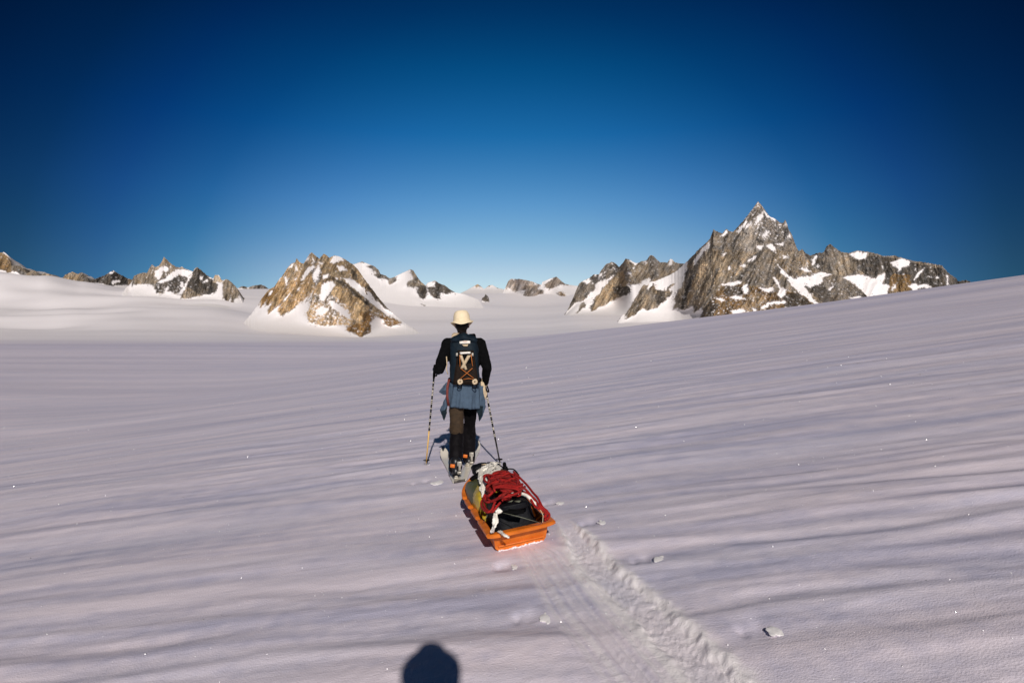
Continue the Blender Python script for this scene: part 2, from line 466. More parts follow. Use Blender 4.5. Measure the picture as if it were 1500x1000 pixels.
def massif(name, label, ridge, base_off, D, T, rocks, snows=(), tints=(), speck=(), spurs=(), jag=0.9, streak=(-0.45, 1.0), step=0.8, seed=1, rough=1.0, power=1.0, apron=0.30, warp=1.0, flat=13, taper=24, tint=(1, 1, 1), blur=9):
    """A mountain modelled as its sunlit face (leaning back from its foot to its crest, with buttresses,
    gullies and ledges in relief) and its far side. D = distance of the foot, T = depth foot to crest."""
    ridge = np.asarray(ridge, float)
    u = np.arange(ridge[0, 0], ridge[-1, 0] + 0.01, step)
    top = np.interp(u, ridge[:, 0], ridge[:, 1])
    top_s = np.convolve(np.pad(top, 12, mode='edge'), np.ones(25) / 25, 'valid')
    top = top - jag * (ridged(u / 5.0, 0 * u + seed, seed, 3, 0.6) - 0.45) * 2.2 - jag * 0.8 * pn(u / 1.3, 0 * u, seed + 5)
    bot = np.maximum(HZ - (ground_far(u, D + 0 * u) - ZC) * F / D + 2 + base_off, top + 3)
    e = ss(0, 1, np.minimum(u - u[0], u[-1] - u) / taper)
    top = bot + (top - bot) * e
    top = np.minimum(top, bot - 1.0)
    top_s = np.minimum(bot + (top_s - bot) * e, bot - 1.0)
    hmax = (bot - top).max()
    nv = max(12, int(hmax / step))
    v = np.linspace(0, 1, nv)[:, None]
    PX = np.broadcast_to(u[None, :], (nv, len(u))).copy()
    PY = bot[None, :] + (top_s - bot)[None, :] * v + (top - top_s)[None, :] * v ** 2.5
    k = D / F
    # where is rock, where snow
    wx = PX + warp * (2.0 * fbm(PX / 7, PY / 7, seed + 1, 3) + 0.7 * pn(PX / 1.7, PY / 1.7, seed + 2))
    wy = PY + warp * (1.6 * fbm(PX / 7 + 50, PY / 7, seed + 3, 3) + 0.7 * pn(PX / 1.7, PY / 1.7 + 40, seed + 4))
    rock = np.zeros(PX.shape, bool)
    for p in rocks: rock |= pip(wx, wy, p)
    along = PX * streak[1] - PY * streak[0]           # constant along the strata
    across = PX * streak[0] + PY * streak[1]
    st = fbm(along / 3.2, across / 14, seed + 9, 4, 0.6)
    sp = np.zeros(PX.shape)
    dens0 = -0.62
    spn = fbm(PX / 3.6, PY / 2.2, seed + 20, 4, 0.62)
    thr = np.full(PX.shape, 0.80)
    for p, t in speck:
        thr = np.where(pip(wx, wy, p), t, thr)
    snow = ~rock
    sm = np.zeros(PX.shape, bool)
    jx = 1.3 * fbm(PX / 2.4, PY / 2.4, seed + 60, 2); jy = 1.1 * fbm(PX / 2.4 + 30, PY / 2.4, seed + 61, 2)
    for p in snows: sm |= pip(PX + 0.8 * (wx - PX) + jx, PY + 0.8 * (wy - PY) + jy, p)
    snow = snow | sm | (spn + 0.25 * st > thr)
    # stray rocks poking out of the snow close under the cliffs
    near_rock = np.zeros(PX.shape, bool)
    w6 = max(2, int(5 / step))
    rb0 = box(box(rock.astype(float), w6, 1), w6, 0)
    deb = fbm(PX / 2.6, PY / 1.6, seed + 90, 3, 0.6) + 0.5 * pn(PX / 11, PY / 9, seed + 91)
    snow = snow & ~((deb > 0.88 - 0.55 * ss(0.05, 0.5, rb0)) & (rb0 > 0.04) & (rb0 < 0.85) & ~sm)
    snow = snow & ~(sm & (deb > 0.98))
    snowf = snow.astype(float)
    rockf = 1 - snowf
    # tone
    tone = np.empty(PX.shape + (3,))
    n1 = np.clip(0.5 + 0.9 * fbm(PX / 16, PY / 12, seed + 30, 3), 0, 1)[..., None]
    tone[:] = np.array(GREY) * (1 - n1) + np.array(MID) * n1
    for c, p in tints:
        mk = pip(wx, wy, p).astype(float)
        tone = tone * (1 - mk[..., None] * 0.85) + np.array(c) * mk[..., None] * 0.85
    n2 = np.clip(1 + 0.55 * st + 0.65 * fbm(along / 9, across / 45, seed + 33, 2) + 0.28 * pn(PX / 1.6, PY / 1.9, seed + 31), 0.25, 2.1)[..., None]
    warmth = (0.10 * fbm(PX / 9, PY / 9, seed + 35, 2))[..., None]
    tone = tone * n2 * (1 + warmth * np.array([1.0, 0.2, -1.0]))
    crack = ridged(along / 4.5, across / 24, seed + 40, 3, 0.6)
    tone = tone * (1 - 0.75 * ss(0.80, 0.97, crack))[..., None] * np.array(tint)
    # relief: every column climbs from the foot at the steepness of what it is made of
    rr = rock.astype(float)
    px_ = lambda w: max(2, int(w / step))
    rb = box(box(box(rr, px_(7), 1), px_(5), 1), px_(4), 0)
    near_ = box(box(box(rr, px_(16), 1), px_(14), 1), px_(8), 0)
    above = bot[None, :] - PY
    edge = ss(0, 1, np.minimum(u - u[0], u[-1] - u) / (taper * 1.5))[None, :]
    sk_ = 4.2 + (flat * edge + 16 * edge * np.clip(near_ * 2.5, 0, 1)) * ss(0, 34, above)
    cot = 1 / np.tan(np.radians(sk_ + (54 - sk_) * np.clip(rb * 1.3, 0, 1)))
    cot = box(box(cot, px_(6), 1), px_(6), 1)
    dz = -np.diff(PY, axis=0) * D / F
    Y = D + np.concatenate([np.zeros((1, len(u))), np.cumsum(cot[1:] * dz, 0)], 0)
    Y = box(box(Y, px_(blur), 1), px_(blur), 1)
    big = ridged(PX / 34 + 0.2 * PY / 34, PY / 55, seed + 50, 2)
    Y = Y - k * 7.0 * rough * big * ss(0.05, 0.35, v) * (0.25 + 0.75 * rb)
    Y = Y - rockf * k * (4.0 * rough * (ridged(along / 13, across / 26, seed + 51, 3) - 0.3) + 1.4 * rough * fbm(along / 3.4, across / 6, seed + 52, 3) + 0.6 * rough * pn(PX / 1.7, PY / 1.4, seed + 53))
    Y = Y - rockf * k * 0.8
    for line, A, w in spurs:
        Y = Y - rb * k * A * np.clip(1 - dist_poly(PX, PY, line) / w, 0, 1)
    Y = Y - snowf * k * 0.7 * ss(0, 14, above) * fbm(PX / 14, PY / 8, seed + 54, 3)
    Y = np.maximum(Y, D * 0.9)
    X3 = (PX - 750) / F * Y; Z3 = ZC + (HZ - PY) / F * Y
    # far side
    nb = 14
    yt, xt, zt = Y[-1], X3[-1], Z3[-1]
    zb = Z3[0]
    rows = []
    for i in range(1, nb + 1):
        t = i / nb
        yy = yt + T * 1.3 * t + k * 6 * pn(u / 9, 0 * u + t * 4, seed + 70) * t
        zz = zt * (1 - t) + (np.minimum(zb, zt) - 20) * t + (k * 5 * pn(u / 11, 0 * u + t * 5, seed + 71) * t * (1 - t) * 4)
        rows.append(np.stack([xt, yy, zz], -1))
    V = np.concatenate([np.stack([X3, Y, Z3], -1), np.array(rows)], 0)
    nr = V.shape[0]
    o = mesh_np(name, V.reshape(-1, 3), grid_faces(nr, len(u)), M_MTN, smooth=False)
    sf = np.concatenate([snowf, np.repeat((snowf[-1:] * 0 + 0.7) * (pn(u / 8, u * 0, seed + 80)[None] > -0.1), nb, 0)], 0)
    tf = np.concatenate([tone, np.repeat(tone[-1:], nb, 0)], 0)
    me = o.data
    sf_raw = sf
    sf = box(box(sf, 1, 0), 1, 1) * 0.7 + sf * 0.3
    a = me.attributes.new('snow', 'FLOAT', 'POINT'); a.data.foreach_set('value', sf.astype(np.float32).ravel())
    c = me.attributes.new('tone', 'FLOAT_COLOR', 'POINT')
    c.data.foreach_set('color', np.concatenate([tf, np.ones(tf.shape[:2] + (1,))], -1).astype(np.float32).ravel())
    # snow is smooth, rock is faceted
    vs = sf_raw.ravel()
    ff = grid_faces(nr, len(u))
    me.polygons.foreach_set('use_smooth', vs[ff].mean(1) > 0.5)
    tag(o, label, 'mountain', kind='structure')
    return o

zA, zB, zC_, zD = zm(0, 350, 3.947), zm(180, 370, 6.818), zm(380, 360, 6.818), zm(360, 350, 4.6875)
zE, zG, zH, zI = zm(640, 380, 5.769), zm(820, 360, 7.5), zm(970, 280, 5.0), zm(1150, 340, 5.357)

ridA = zA([(-1700, 150), (-1500, 90), (-1300, 120), (-1100, 40), (-950, 70), (-800, 10), (-600, 50), (-420, 20), (-250, 60), (-120, 50), (-60, 90), (0, 78), (25, 78), (45, 95), (60, 130), (70, 155), (110, 152), (140, 175), (155, 200), (190, 178), (215, 195), (235, 212), (250, 197), (290, 205), (330, 222), (345, 240), (380, 205), (420, 190), (450, 205), (470, 193), (500, 215), (520, 240), (560, 228), (600, 212), (655, 182), (680, 200), (700, 208), (730, 225), (760, 235), (800, 210), (830, 200), (880, 210), (950, 260), (1000, 300)])
massif('jagged_ridge', 'long low jagged rock ridge on the skyline at the far left', ridA, 0, 6300, 420,
       [zA([(-1700, -20), (0, 60), (60, 120), (110, 140), (155, 190), (190, 165), (235, 200), (290, 195), (345, 230), (420, 175), (470, 180), (520, 230), (600, 205), (655, 175), (700, 200), (760, 225), (830, 185), (1000, 280), (860, 262), (790, 265), (720, 262), (650, 270), (600, 262), (535, 250), (520, 265), (500, 270), (490, 246), (460, 250), (380, 262), (330, 255), (250, 240), (215, 213), (150, 220), (70, 180), (60, 195), (0, 178), (-420, 150), (-1000, 170), (-1700, 200)])],
       [zA([(630, 195), (655, 180), (670, 188), (640, 205)]), zA([(640, 250), (660, 235), (700, 240), (690, 250), (650, 262)])],
       [(BROWN, zA([(-420, 0), (60, 60), (70, 190), (-420, 200)])), (TAN, zA([(350, 190), (460, 190), (460, 260), (350, 260)])), (DARK, zA([(480, 190), (735, 180), (735, 275), (480, 275)])), (MID, zA([(740, 180), (900, 180), (900, 280), (740, 280)]))],
       jag=0.7, seed=101, rough=0.8)

ridB = zB([(-110, 400), (0, 350), (60, 330), (90, 290), (110, 235), (150, 215), (200, 200), (240, 205), (270, 150), (290, 120), (330, 145), (360, 130), (390, 90), (410, 40), (440, 70), (480, 110), (530, 140), (570, 150), (590, 135), (610, 155), (660, 175), (700, 190), (720, 155), (745, 145), (790, 180), (840, 225), (900, 262), (920, 225), (960, 225), (985, 275), (1010, 275), (1030, 262), (1060, 275), (1100, 310), (1140, 350), (1170, 410), (1220, 470), (1300, 505)])
massif('snow_streaked_peak', 'jagged snow-streaked rock peak left of the big pyramid, tallest on the left skyline', ridB, 0, 4600, 330,
       [zB([(90, 300), (80, 230), (150, 200), (240, 190), (290, 100), (330, 135), (410, 20), (530, 120), (700, 185), (640, 290), (600, 370), (560, 415), (450, 380), (380, 412), (330, 395), (310, 330), (250, 310), (90, 322)]),
        zB([(700, 195), (745, 120), (900, 262), (965, 330), (920, 400), (780, 430), (590, 460), (560, 462), (620, 370)]),
        zB([(905, 265), (915, 205), (985, 262), (985, 300), (920, 290)]),
        zB([(1000, 290), (1040, 245), (1120, 310), (1170, 410), (1140, 450), (1080, 512), (1040, 500), (1000, 440), (990, 350)])],
       [zB(p) for p in ([(320, 190), (370, 150), (430, 130), (455, 160), (440, 190), (400, 180), (385, 250), (345, 275), (330, 230)],
        [(345, 300), (440, 240), (530, 170), (600, 165), (700, 190), (650, 250), (560, 220), (440, 290), (380, 305)],
        [(650, 250), (695, 215), (600, 400), (540, 412), (600, 350)], [(765, 235), (800, 225), (790, 265), (770, 270)],
        [(795, 295), (845, 262), (840, 288), (800, 302)], [(430, 350), (460, 335), (430, 405), (408, 400)],
        [(570, 285), (605, 285), (600, 350), (575, 345)], [(955, 310), (995, 295), (985, 440), (955, 460)],
        [(1050, 500), (1075, 440), (1085, 450), (1065, 510)], [(850, 235), (900, 258), (905, 280), (860, 255)])],
       [(MID, zB([(60, 50), (700, 50), (640, 290), (60, 330)])), (DARK, zB([(430, 230), (640, 230), (600, 400), (320, 400), (330, 300)])), (DARK, zB([(700, 195), (745, 150), (960, 300), (960, 420), (780, 425), (640, 400), (630, 350)])),
        (MID, zB([(560, 470), (640, 340), (780, 430), (700, 460)])), (MID, zB([(990, 250), (1180, 250), (1180, 520), (990, 520)])), (LTAN, zB([(900, 210), (990, 210), (990, 310), (900, 300)]))],
       [(zB([(280, 100), (700, 180), (640, 400), (320, 400)]), 0.52)], spurs=[(zB([(745, 150), (660, 290), (580, 460)]), 6, 14)], jag=0.5, seed=133, streak=(-0.2, 1.0))

ridC = zC_([(-345, 735), (-200, 700), (-80, 655), (-20, 600), (20, 530), (60, 480), (100, 435), (150, 410), (190, 345), (240, 285), (280, 225), (320, 175), (355, 170), (372, 122), (400, 165), (440, 180), (470, 130), (500, 80), (525, 68), (560, 100), (600, 130), (640, 80), (670, 95), (700, 120), (750, 95), (800, 110), (870, 145), (930, 185), (980, 230), (1020, 290), (1080, 370), (1140, 450), (1200, 530), (1260, 600), (1310, 650), (1380, 715), (1430, 755), (1500, 800), (1640, 850), (1800, 880)])
massif('pyramid_mountain', 'broad brown rock pyramid with snow patches, left of the skier', ridC, 2, 3000, 360,
       [zC_([(10, 620), (10, 530), (50, 470), (150, 400), (240, 270), (320, 160), (372, 100), (440, 165), (525, 50), (600, 120), (575, 200), (520, 290), (570, 400), (510, 480), (400, 575), (310, 645), (230, 692), (180, 655), (240, 565), (165, 605), (80, 688), (85, 640), (140, 550), (70, 603), (50, 560)]),
        zC_([(560, 160), (600, 110), (640, 60), (700, 105), (750, 80), (870, 130), (980, 215), (1080, 355), (1200, 515), (1315, 650), (1260, 625), (1150, 530), (1060, 475), (1040, 420), (940, 340), (830, 320), (700, 250), (600, 210)]),
        zC_([(545, 420), (600, 330), (610, 200), (720, 250), (860, 350), (1000, 470), (1150, 600), (1260, 690), (1430, 765), (1300, 805), (1230, 770), (1150, 690), (1115, 770), (1110, 860), (1020, 912), (960, 890), (865, 840), (930, 795), (800, 785), (640, 795), (490, 768), (478, 670), (520, 530), (450, 575), (500, 500)])],
       [zC_(p) for p in ([(640, 370), (720, 350), (755, 380), (735, 430), (680, 500), (640, 560), (605, 540), (600, 480)], [(690, 540), (780, 575), (870, 655), (930, 740), (860, 710), (780, 650), (720, 610)], [(560, 640), (640, 600), (690, 640), (640, 690), (560, 700)],
        [(835, 320), (900, 325), (990, 375), (1050, 440), (1050, 500), (960, 440), (880, 370)], [(770, 190), (830, 200), (885, 240), (800, 255)],
        [(705, 160), (750, 95), (820, 105), (865, 150), (800, 150), (740, 180)], [(440, 150), (500, 100), (500, 115), (450, 158)],
        [(430, 290), (480, 220), (550, 195), (555, 225), (490, 270), (430, 355), (412, 350)], [(240, 310), (268, 315), (292, 400), (270, 395)],
        [(630, 290), (695, 275), (690, 310), (635, 345)], [(1060, 440), (1110, 470), (1150, 525), (1090, 505)], [(1150, 550), (1290, 650), (1250, 650), (1160, 590)],
        [(540, 110), (548, 165), (520, 185)], [(590, 150), (635, 180), (600, 185)], [(1160, 700), (1240, 740), (1250, 775), (1170, 745)],
        [(570, 390), (545, 450), (525, 500), (480, 560), (460, 575), (530, 470)], [(320, 180), (345, 180), (330, 215), (300, 225)], [(195, 340), (205, 345), (190, 370)],
        [(345, 330), (380, 300), (375, 330), (350, 350)], [(245, 540), (300, 470), (300, 490), (250, 555)], [(90, 480), (130, 435), (135, 450), (105, 490)],
        [(1100, 770), (1160, 740), (1200, 790), (1130, 820)], [(370, 440), (400, 400), (395, 430), (375, 460)], [(370, 200), (380, 230), (350, 265)], [(755, 310), (790, 330), (780, 345)])],
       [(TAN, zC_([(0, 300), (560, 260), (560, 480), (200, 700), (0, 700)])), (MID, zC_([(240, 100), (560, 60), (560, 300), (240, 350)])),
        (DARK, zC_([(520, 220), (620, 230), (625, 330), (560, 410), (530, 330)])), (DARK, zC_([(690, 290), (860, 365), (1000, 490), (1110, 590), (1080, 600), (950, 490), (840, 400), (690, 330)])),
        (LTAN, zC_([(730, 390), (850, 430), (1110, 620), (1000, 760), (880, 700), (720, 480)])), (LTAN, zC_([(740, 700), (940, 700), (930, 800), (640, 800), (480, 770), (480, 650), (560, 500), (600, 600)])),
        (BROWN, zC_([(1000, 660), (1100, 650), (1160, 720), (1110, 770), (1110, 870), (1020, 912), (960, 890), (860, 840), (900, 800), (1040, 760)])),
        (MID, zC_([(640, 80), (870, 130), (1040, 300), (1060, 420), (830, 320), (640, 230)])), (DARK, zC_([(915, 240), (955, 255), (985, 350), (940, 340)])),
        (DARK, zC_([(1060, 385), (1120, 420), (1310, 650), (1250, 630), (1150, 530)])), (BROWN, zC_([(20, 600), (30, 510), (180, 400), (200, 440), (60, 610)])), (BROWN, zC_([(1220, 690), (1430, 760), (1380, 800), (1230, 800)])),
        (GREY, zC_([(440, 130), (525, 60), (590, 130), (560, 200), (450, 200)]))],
       [(zC_([(250, 160), (560, 90), (640, 300), (420, 560), (220, 560)]), 0.66), (zC_([(500, 470), (760, 500), (920, 640), (900, 780), (500, 780)]), 0.22), (zC_([(1100, 640), (1420, 740), (1420, 820), (1100, 820)]), 0.35), (zC_([(940, 820), (1120, 820), (1120, 920), (940, 920)]), 0.55)],
       spurs=[(zC_([(525, 70), (640, 230), (700, 290), (860, 360), (1110, 600), (1400, 770)]), 9, 16), (zC_([(640, 240), (560, 400), (500, 640), (480, 760)]), 6, 10), (zC_([(700, 320), (760, 520), (960, 740), (1010, 900)]), 7, 16), (zC_([(372, 130), (300, 400), (90, 680)]), 6, 12)],
       taper=48, tint=(1.20, 1.08, 0.88), jag=0.6, seed=171, streak=(-0.45, 1.0), apron=0.45)

ridD = zD([(480, 330), (560, 230), (640, 170), (700, 165), (745, 172), (800, 155), (850, 175), (880, 185), (910, 210), (925, 240), (960, 250), (985, 270), (1010, 265), (1060, 240), (1130, 208), (1150, 215), (1175, 255), (1200, 290), (1235, 320), (1250, 300), (1300, 285), (1330, 305), (1370, 320), (1400, 345), (1440, 368), (1500, 378), (1580, 410), (1700, 440)])
massif('snow_dome', 'smooth snow dome with small dark crags, just behind the brown pyramid', ridD, 0, 4700, 650,
       [zD(p) for p in ([(825, 185), (880, 178), (915, 205), (922, 240), (870, 215)], [(870, 240), (930, 236), (985, 262), (1020, 255), (1042, 285), (990, 315), (970, 280), (900, 262)],
        [(1130, 200), (1178, 240), (1205, 280), (1240, 320), (1242, 390), (1215, 412), (1170, 372), (1182, 330), (1108, 330), (1110, 300), (1150, 270)],
        [(1240, 320), (1270, 332), (1300, 330), (1302, 280), (1360, 310), (1440, 362), (1380, 378), (1340, 370), (1332, 408), (1290, 405), (1260, 360)], [(780, 150), (810, 150), (820, 165), (790, 165)], [(1200, 445), (1240, 455), (1225, 465)])],
       [], [(DARK, zD([(1170, 320), (1245, 320), (1245, 415), (1170, 415)])), (DARK, zD([(1240, 290), (1450, 300), (1450, 415), (1240, 415)])), (GREY, zD([(820, 170), (1050, 170), (1050, 320), (820, 320)]))],
       jag=0.25, seed=211, rough=0.75, warp=0.7)

ridE = zE([(60, 330), (150, 292), (200, 285), (260, 255), (320, 220), (345, 208), (370, 225), (400, 250), (440, 220), (470, 215), (510, 240), (560, 250), (700, 270), (800, 300)])
massif('snow_peaks', 'two small rounded white snow peaks at the centre of the skyline', ridE, 0, 7600, 900,
       [zE([(310, 222), (345, 200), (375, 225), (340, 232)]), zE([(430, 228), (460, 210), (450, 232)]), zE([(500, 232), (520, 232), (520, 246), (505, 244)])], [], [(TAN, zE([(300, 180), (530, 180), (530, 260), (300, 260)]))],
       jag=0.15, seed=231, rough=0.7, warp=0.5)
massif('dark_nunatak', 'small dark rock sticking out of the snow below the white peaks', zE([(365, 352), (378, 330), (404, 312), (409, 288), (420, 300), (440, 322), (448, 350), (456, 366)]), 0, 6600, 60,
       [zE([(370, 335), (404, 300), (409, 275), (445, 315), (450, 362), (410, 356), (380, 345)])], [], [(DARK, zE([(300, 200), (500, 200), (500, 400), (300, 400)]))],
       jag=0.3, seed=241, rough=0.6, warp=0.4, taper=3)
ridF = zE([(500, 262), (530, 245), (560, 200), (600, 155), (640, 165), (700, 165), (760, 175), (800, 185), (850, 205), (885, 215), (890, 190), (950, 165), (1010, 145), (1050, 180), (1080, 205), (1120, 215), (1200, 225), (1300, 230), (1400, 260)])
massif('distant_crags', 'distant grey double crag with snow saddle, right of the centre skyline', ridF, 0, 7200, 800,
       [zE(p) for p in ([(525, 250), (560, 190), (600, 140), (700, 150), (820, 180), (872, 212), (850, 250), (900, 260), (902, 290), (850, 297), (800, 328), (740, 322), (730, 300), (750, 255), (640, 268), (600, 232)],
        [(905, 210), (960, 175), (1010, 135), (1065, 185), (1115, 215), (1040, 218), (950, 252), (920, 240)], [(1005, 285), (1050, 270), (1087, 300), (1072, 332), (1045, 315)], [(830, 325), (840, 322), (838, 334)])],
       [zE([(640, 160), (665, 165), (655, 185)]), zE([(820, 190), (850, 205), (845, 225), (825, 205)]), zE([(870, 205), (890, 200), (905, 260), (880, 235)]), zE([(890, 205), (1000, 145), (960, 175), (905, 215)])],
       [(PALE, zE([(560, 140), (870, 150), (870, 330), (600, 300)])), (DARK, zE([(520, 250), (560, 190), (600, 150), (592, 190), (560, 240)])), (GREY, zE([(740, 220), (905, 230), (905, 330), (730, 330)])), (GREY, zE([(905, 140), (1115, 140), (1115, 250), (905, 250)])), (TAN, zE([(1030, 270), (1090, 270), (1090, 335), (1030, 335)]))],
       tint=(1.25, 1.2, 1.2), jag=0.3, seed=251, rough=0.7, warp=0.6)

ridG = zG([(-60, 790), (60, 740), (90, 690), (150, 560), (210, 420), (240, 395), (330, 350), (370, 315), (430, 315), (460, 260), (510, 200), (575, 175), (610, 190), (650, 235), (700, 180), (725, 138), (780, 160), (830, 190), (870, 185), (900, 168), (940, 165), (960, 150), (990, 105), (1020, 105), (1060, 145), (1100, 180), (1150, 182), (1180, 185), (1215, 143), (1240, 155), (1265, 182), (1300, 190), (1400, 200), (1500, 300), (1600, 500)])
massif('spiky_ridge', 'grey ridge of rock spikes with steep snow gullies, between the skier and the sharp peak', ridG, 0, 4200, 420,
       [zG(p) for p in ([(85, 705), (140, 560), (200, 400), (240, 385), (330, 345), (340, 305), (440, 250), (575, 155), (660, 230), (600, 310), (520, 370), (440, 375), (390, 420), (380, 470), (300, 560), (240, 610), (150, 630), (110, 692)],
        [(338, 728), (345, 660), (400, 560), (480, 450), (580, 350), (655, 225), (725, 120), (830, 175), (960, 130), (1020, 85), (1100, 165), (1300, 165), (1500, 150), (1500, 330), (1380, 290), (1200, 330), (1020, 405), (980, 350), (880, 412), (770, 425), (760, 395), (720, 435), (762, 440), (782, 512), (700, 555), (570, 602), (480, 655), (400, 695)],
        [(725, 750), (780, 680), (870, 520), (920, 435), (960, 450), (970, 492), (1020, 410), (1060, 480), (1160, 492), (1230, 412), (1262, 410), (1200, 470), (1232, 512), (1170, 592), (1080, 662), (1000, 705), (900, 690), (830, 762), (738, 790)],
        [(185, 748), (220, 660), (262, 615), (282, 660), (240, 702)])],
       [zG(p) for p in ([(245, 390), (335, 345), (332, 400), (290, 422)], [(720, 130), (790, 160), (865, 185), (830, 210), (770, 172)], [(1195, 210), (1205, 140), (1240, 150), (1222, 215)],
        [(735, 290), (790, 285), (775, 315), (745, 315)], [(795, 255), (835, 210), (812, 262)], [(478, 295), (500, 275), (492, 312)], [(430, 312), (462, 298), (462, 328), (440, 328)], [(598, 243), (635, 250), (612, 268)],
        [(368, 320), (397, 318), (386, 342)], [(350, 403), (378, 408), (365, 428)], [(920, 170), (950, 165), (945, 190), (930, 188)], [(765, 330), (800, 315), (795, 335)], [(560, 190), (590, 180), (585, 210)], [(520, 215), (550, 200), (545, 215)])],
       [(GREY, zG([(80, 100), (660, 100), (600, 310), (380, 480), (80, 720)])), (DARK, zG([(340, 300), (480, 280), (520, 370), (390, 420), (340, 380)])), (TAN, zG([(340, 730), (400, 560), (580, 350), (700, 250), (740, 420), (580, 600), (400, 700)])),
        (MID, zG([(700, 130), (960, 150), (980, 350), (780, 420), (720, 300)])), (GREY, zG([(960, 100), (1120, 140), (1100, 300), (1020, 390), (980, 300)])), (DARK, zG([(580, 445), (760, 440), (782, 512), (690, 558), (600, 525)])),
        (MID, zG([(725, 790), (870, 520), (930, 440), (980, 700)])), (DARK, zG([(1060, 480), (1165, 490), (1160, 590), (1080, 660), (1050, 560)]))],
       [(zG([(340, 150), (700, 150), (640, 300), (340, 420)]), 0.6), (zG([(720, 200), (960, 200), (960, 400), (720, 400)]), 0.66)],
       flat=18, jag=0.45, seed=271, streak=(-0.55, 1.0))

ridI = zI([(-60, 200), (60, 130), (110, 150), (135, 132), (160, 165), (200, 185), (250, 165), (300, 160), (330, 105), (355, 92), (385, 120), (440, 155), (500, 165), (570, 145), (650, 155), (720, 170), (770, 190), (860, 185), (930, 205), (1020, 230), (1080, 235), (1140, 245), (1230, 262), (1280, 320), (1340, 360), (1360, 385), (1420, 375), (1470, 395), (1550, 430), (1700, 450), (1900, 520)])
massif('dark_ridge', 'dark rock ridge running right from the sharp peak down to the snow slope', ridI, 0, 3900, 330,
       [zI([(-60, 100), (330, 60), (355, 60), (570, 110), (860, 150), (1230, 230), (1500, 360), (1600, 460), (1500, 600), (-60, 600)])],
       [zI(p) for p in ([(455, 357), (500, 340), (590, 330), (640, 342), (700, 362), (780, 322), (792, 350), (760, 400), (825, 420), (800, 490), (800, 600), (650, 600), (600, 460), (530, 400)],
        [(510, 172), (570, 148), (655, 165), (640, 205), (580, 218), (520, 192)], [(830, 235), (880, 222), (900, 208), (985, 225), (980, 262), (930, 272), (900, 300), (865, 338), (888, 290), (840, 262)],
        [(965, 425), (1020, 398), (1040, 415), (1110, 403), (1155, 437), (1050, 442), (1010, 465)], [(1008, 368), (1060, 300), (1098, 283), (1052, 342), (1020, 378)], [(1182, 343), (1213, 338), (1213, 368), (1188, 368)],
        [(748, 258), (772, 262), (768, 288)], [(1268, 330), (1292, 338), (1288, 412), (1268, 425)], [(203, 265), (238, 190), (262, 178), (236, 232), (215, 270)], [(243, 260), (273, 262), (256, 284)],
        [(95, 125), (125, 180), (90, 165)], [(850, 425), (882, 388), (870, 432), (820, 465)], [(1165, 400), (1188, 396), (1185, 412)], [(1120, 345), (1160, 350), (1150, 362)])],
       [(DARK, zI([(560, 225), (680, 180), (790, 200), (795, 300), (700, 358), (640, 342), (570, 290)])), (GREY, zI([(290, 90), (400, 110), (440, 170), (400, 300), (280, 320)])), (MID, zI([(420, 165), (540, 195), (562, 300), (450, 348), (390, 300)])),
        (DARK, zI([(780, 190), (1500, 350), (1500, 450), (960, 460), (780, 420), (790, 300)])), (BROWN, zI([(830, 330), (990, 340), (980, 460), (800, 480)])), (DARK, zI([(120, 120), (300, 160), (300, 320), (190, 250)]))],
       [(zI([(900, 230), (1280, 270), (1280, 440), (900, 440)]), 0.70), (zI([(80, 100), (300, 150), (250, 300), (80, 250)]), 0.55)],
       jag=0.6, seed=311, streak=(0.25, 1.0))

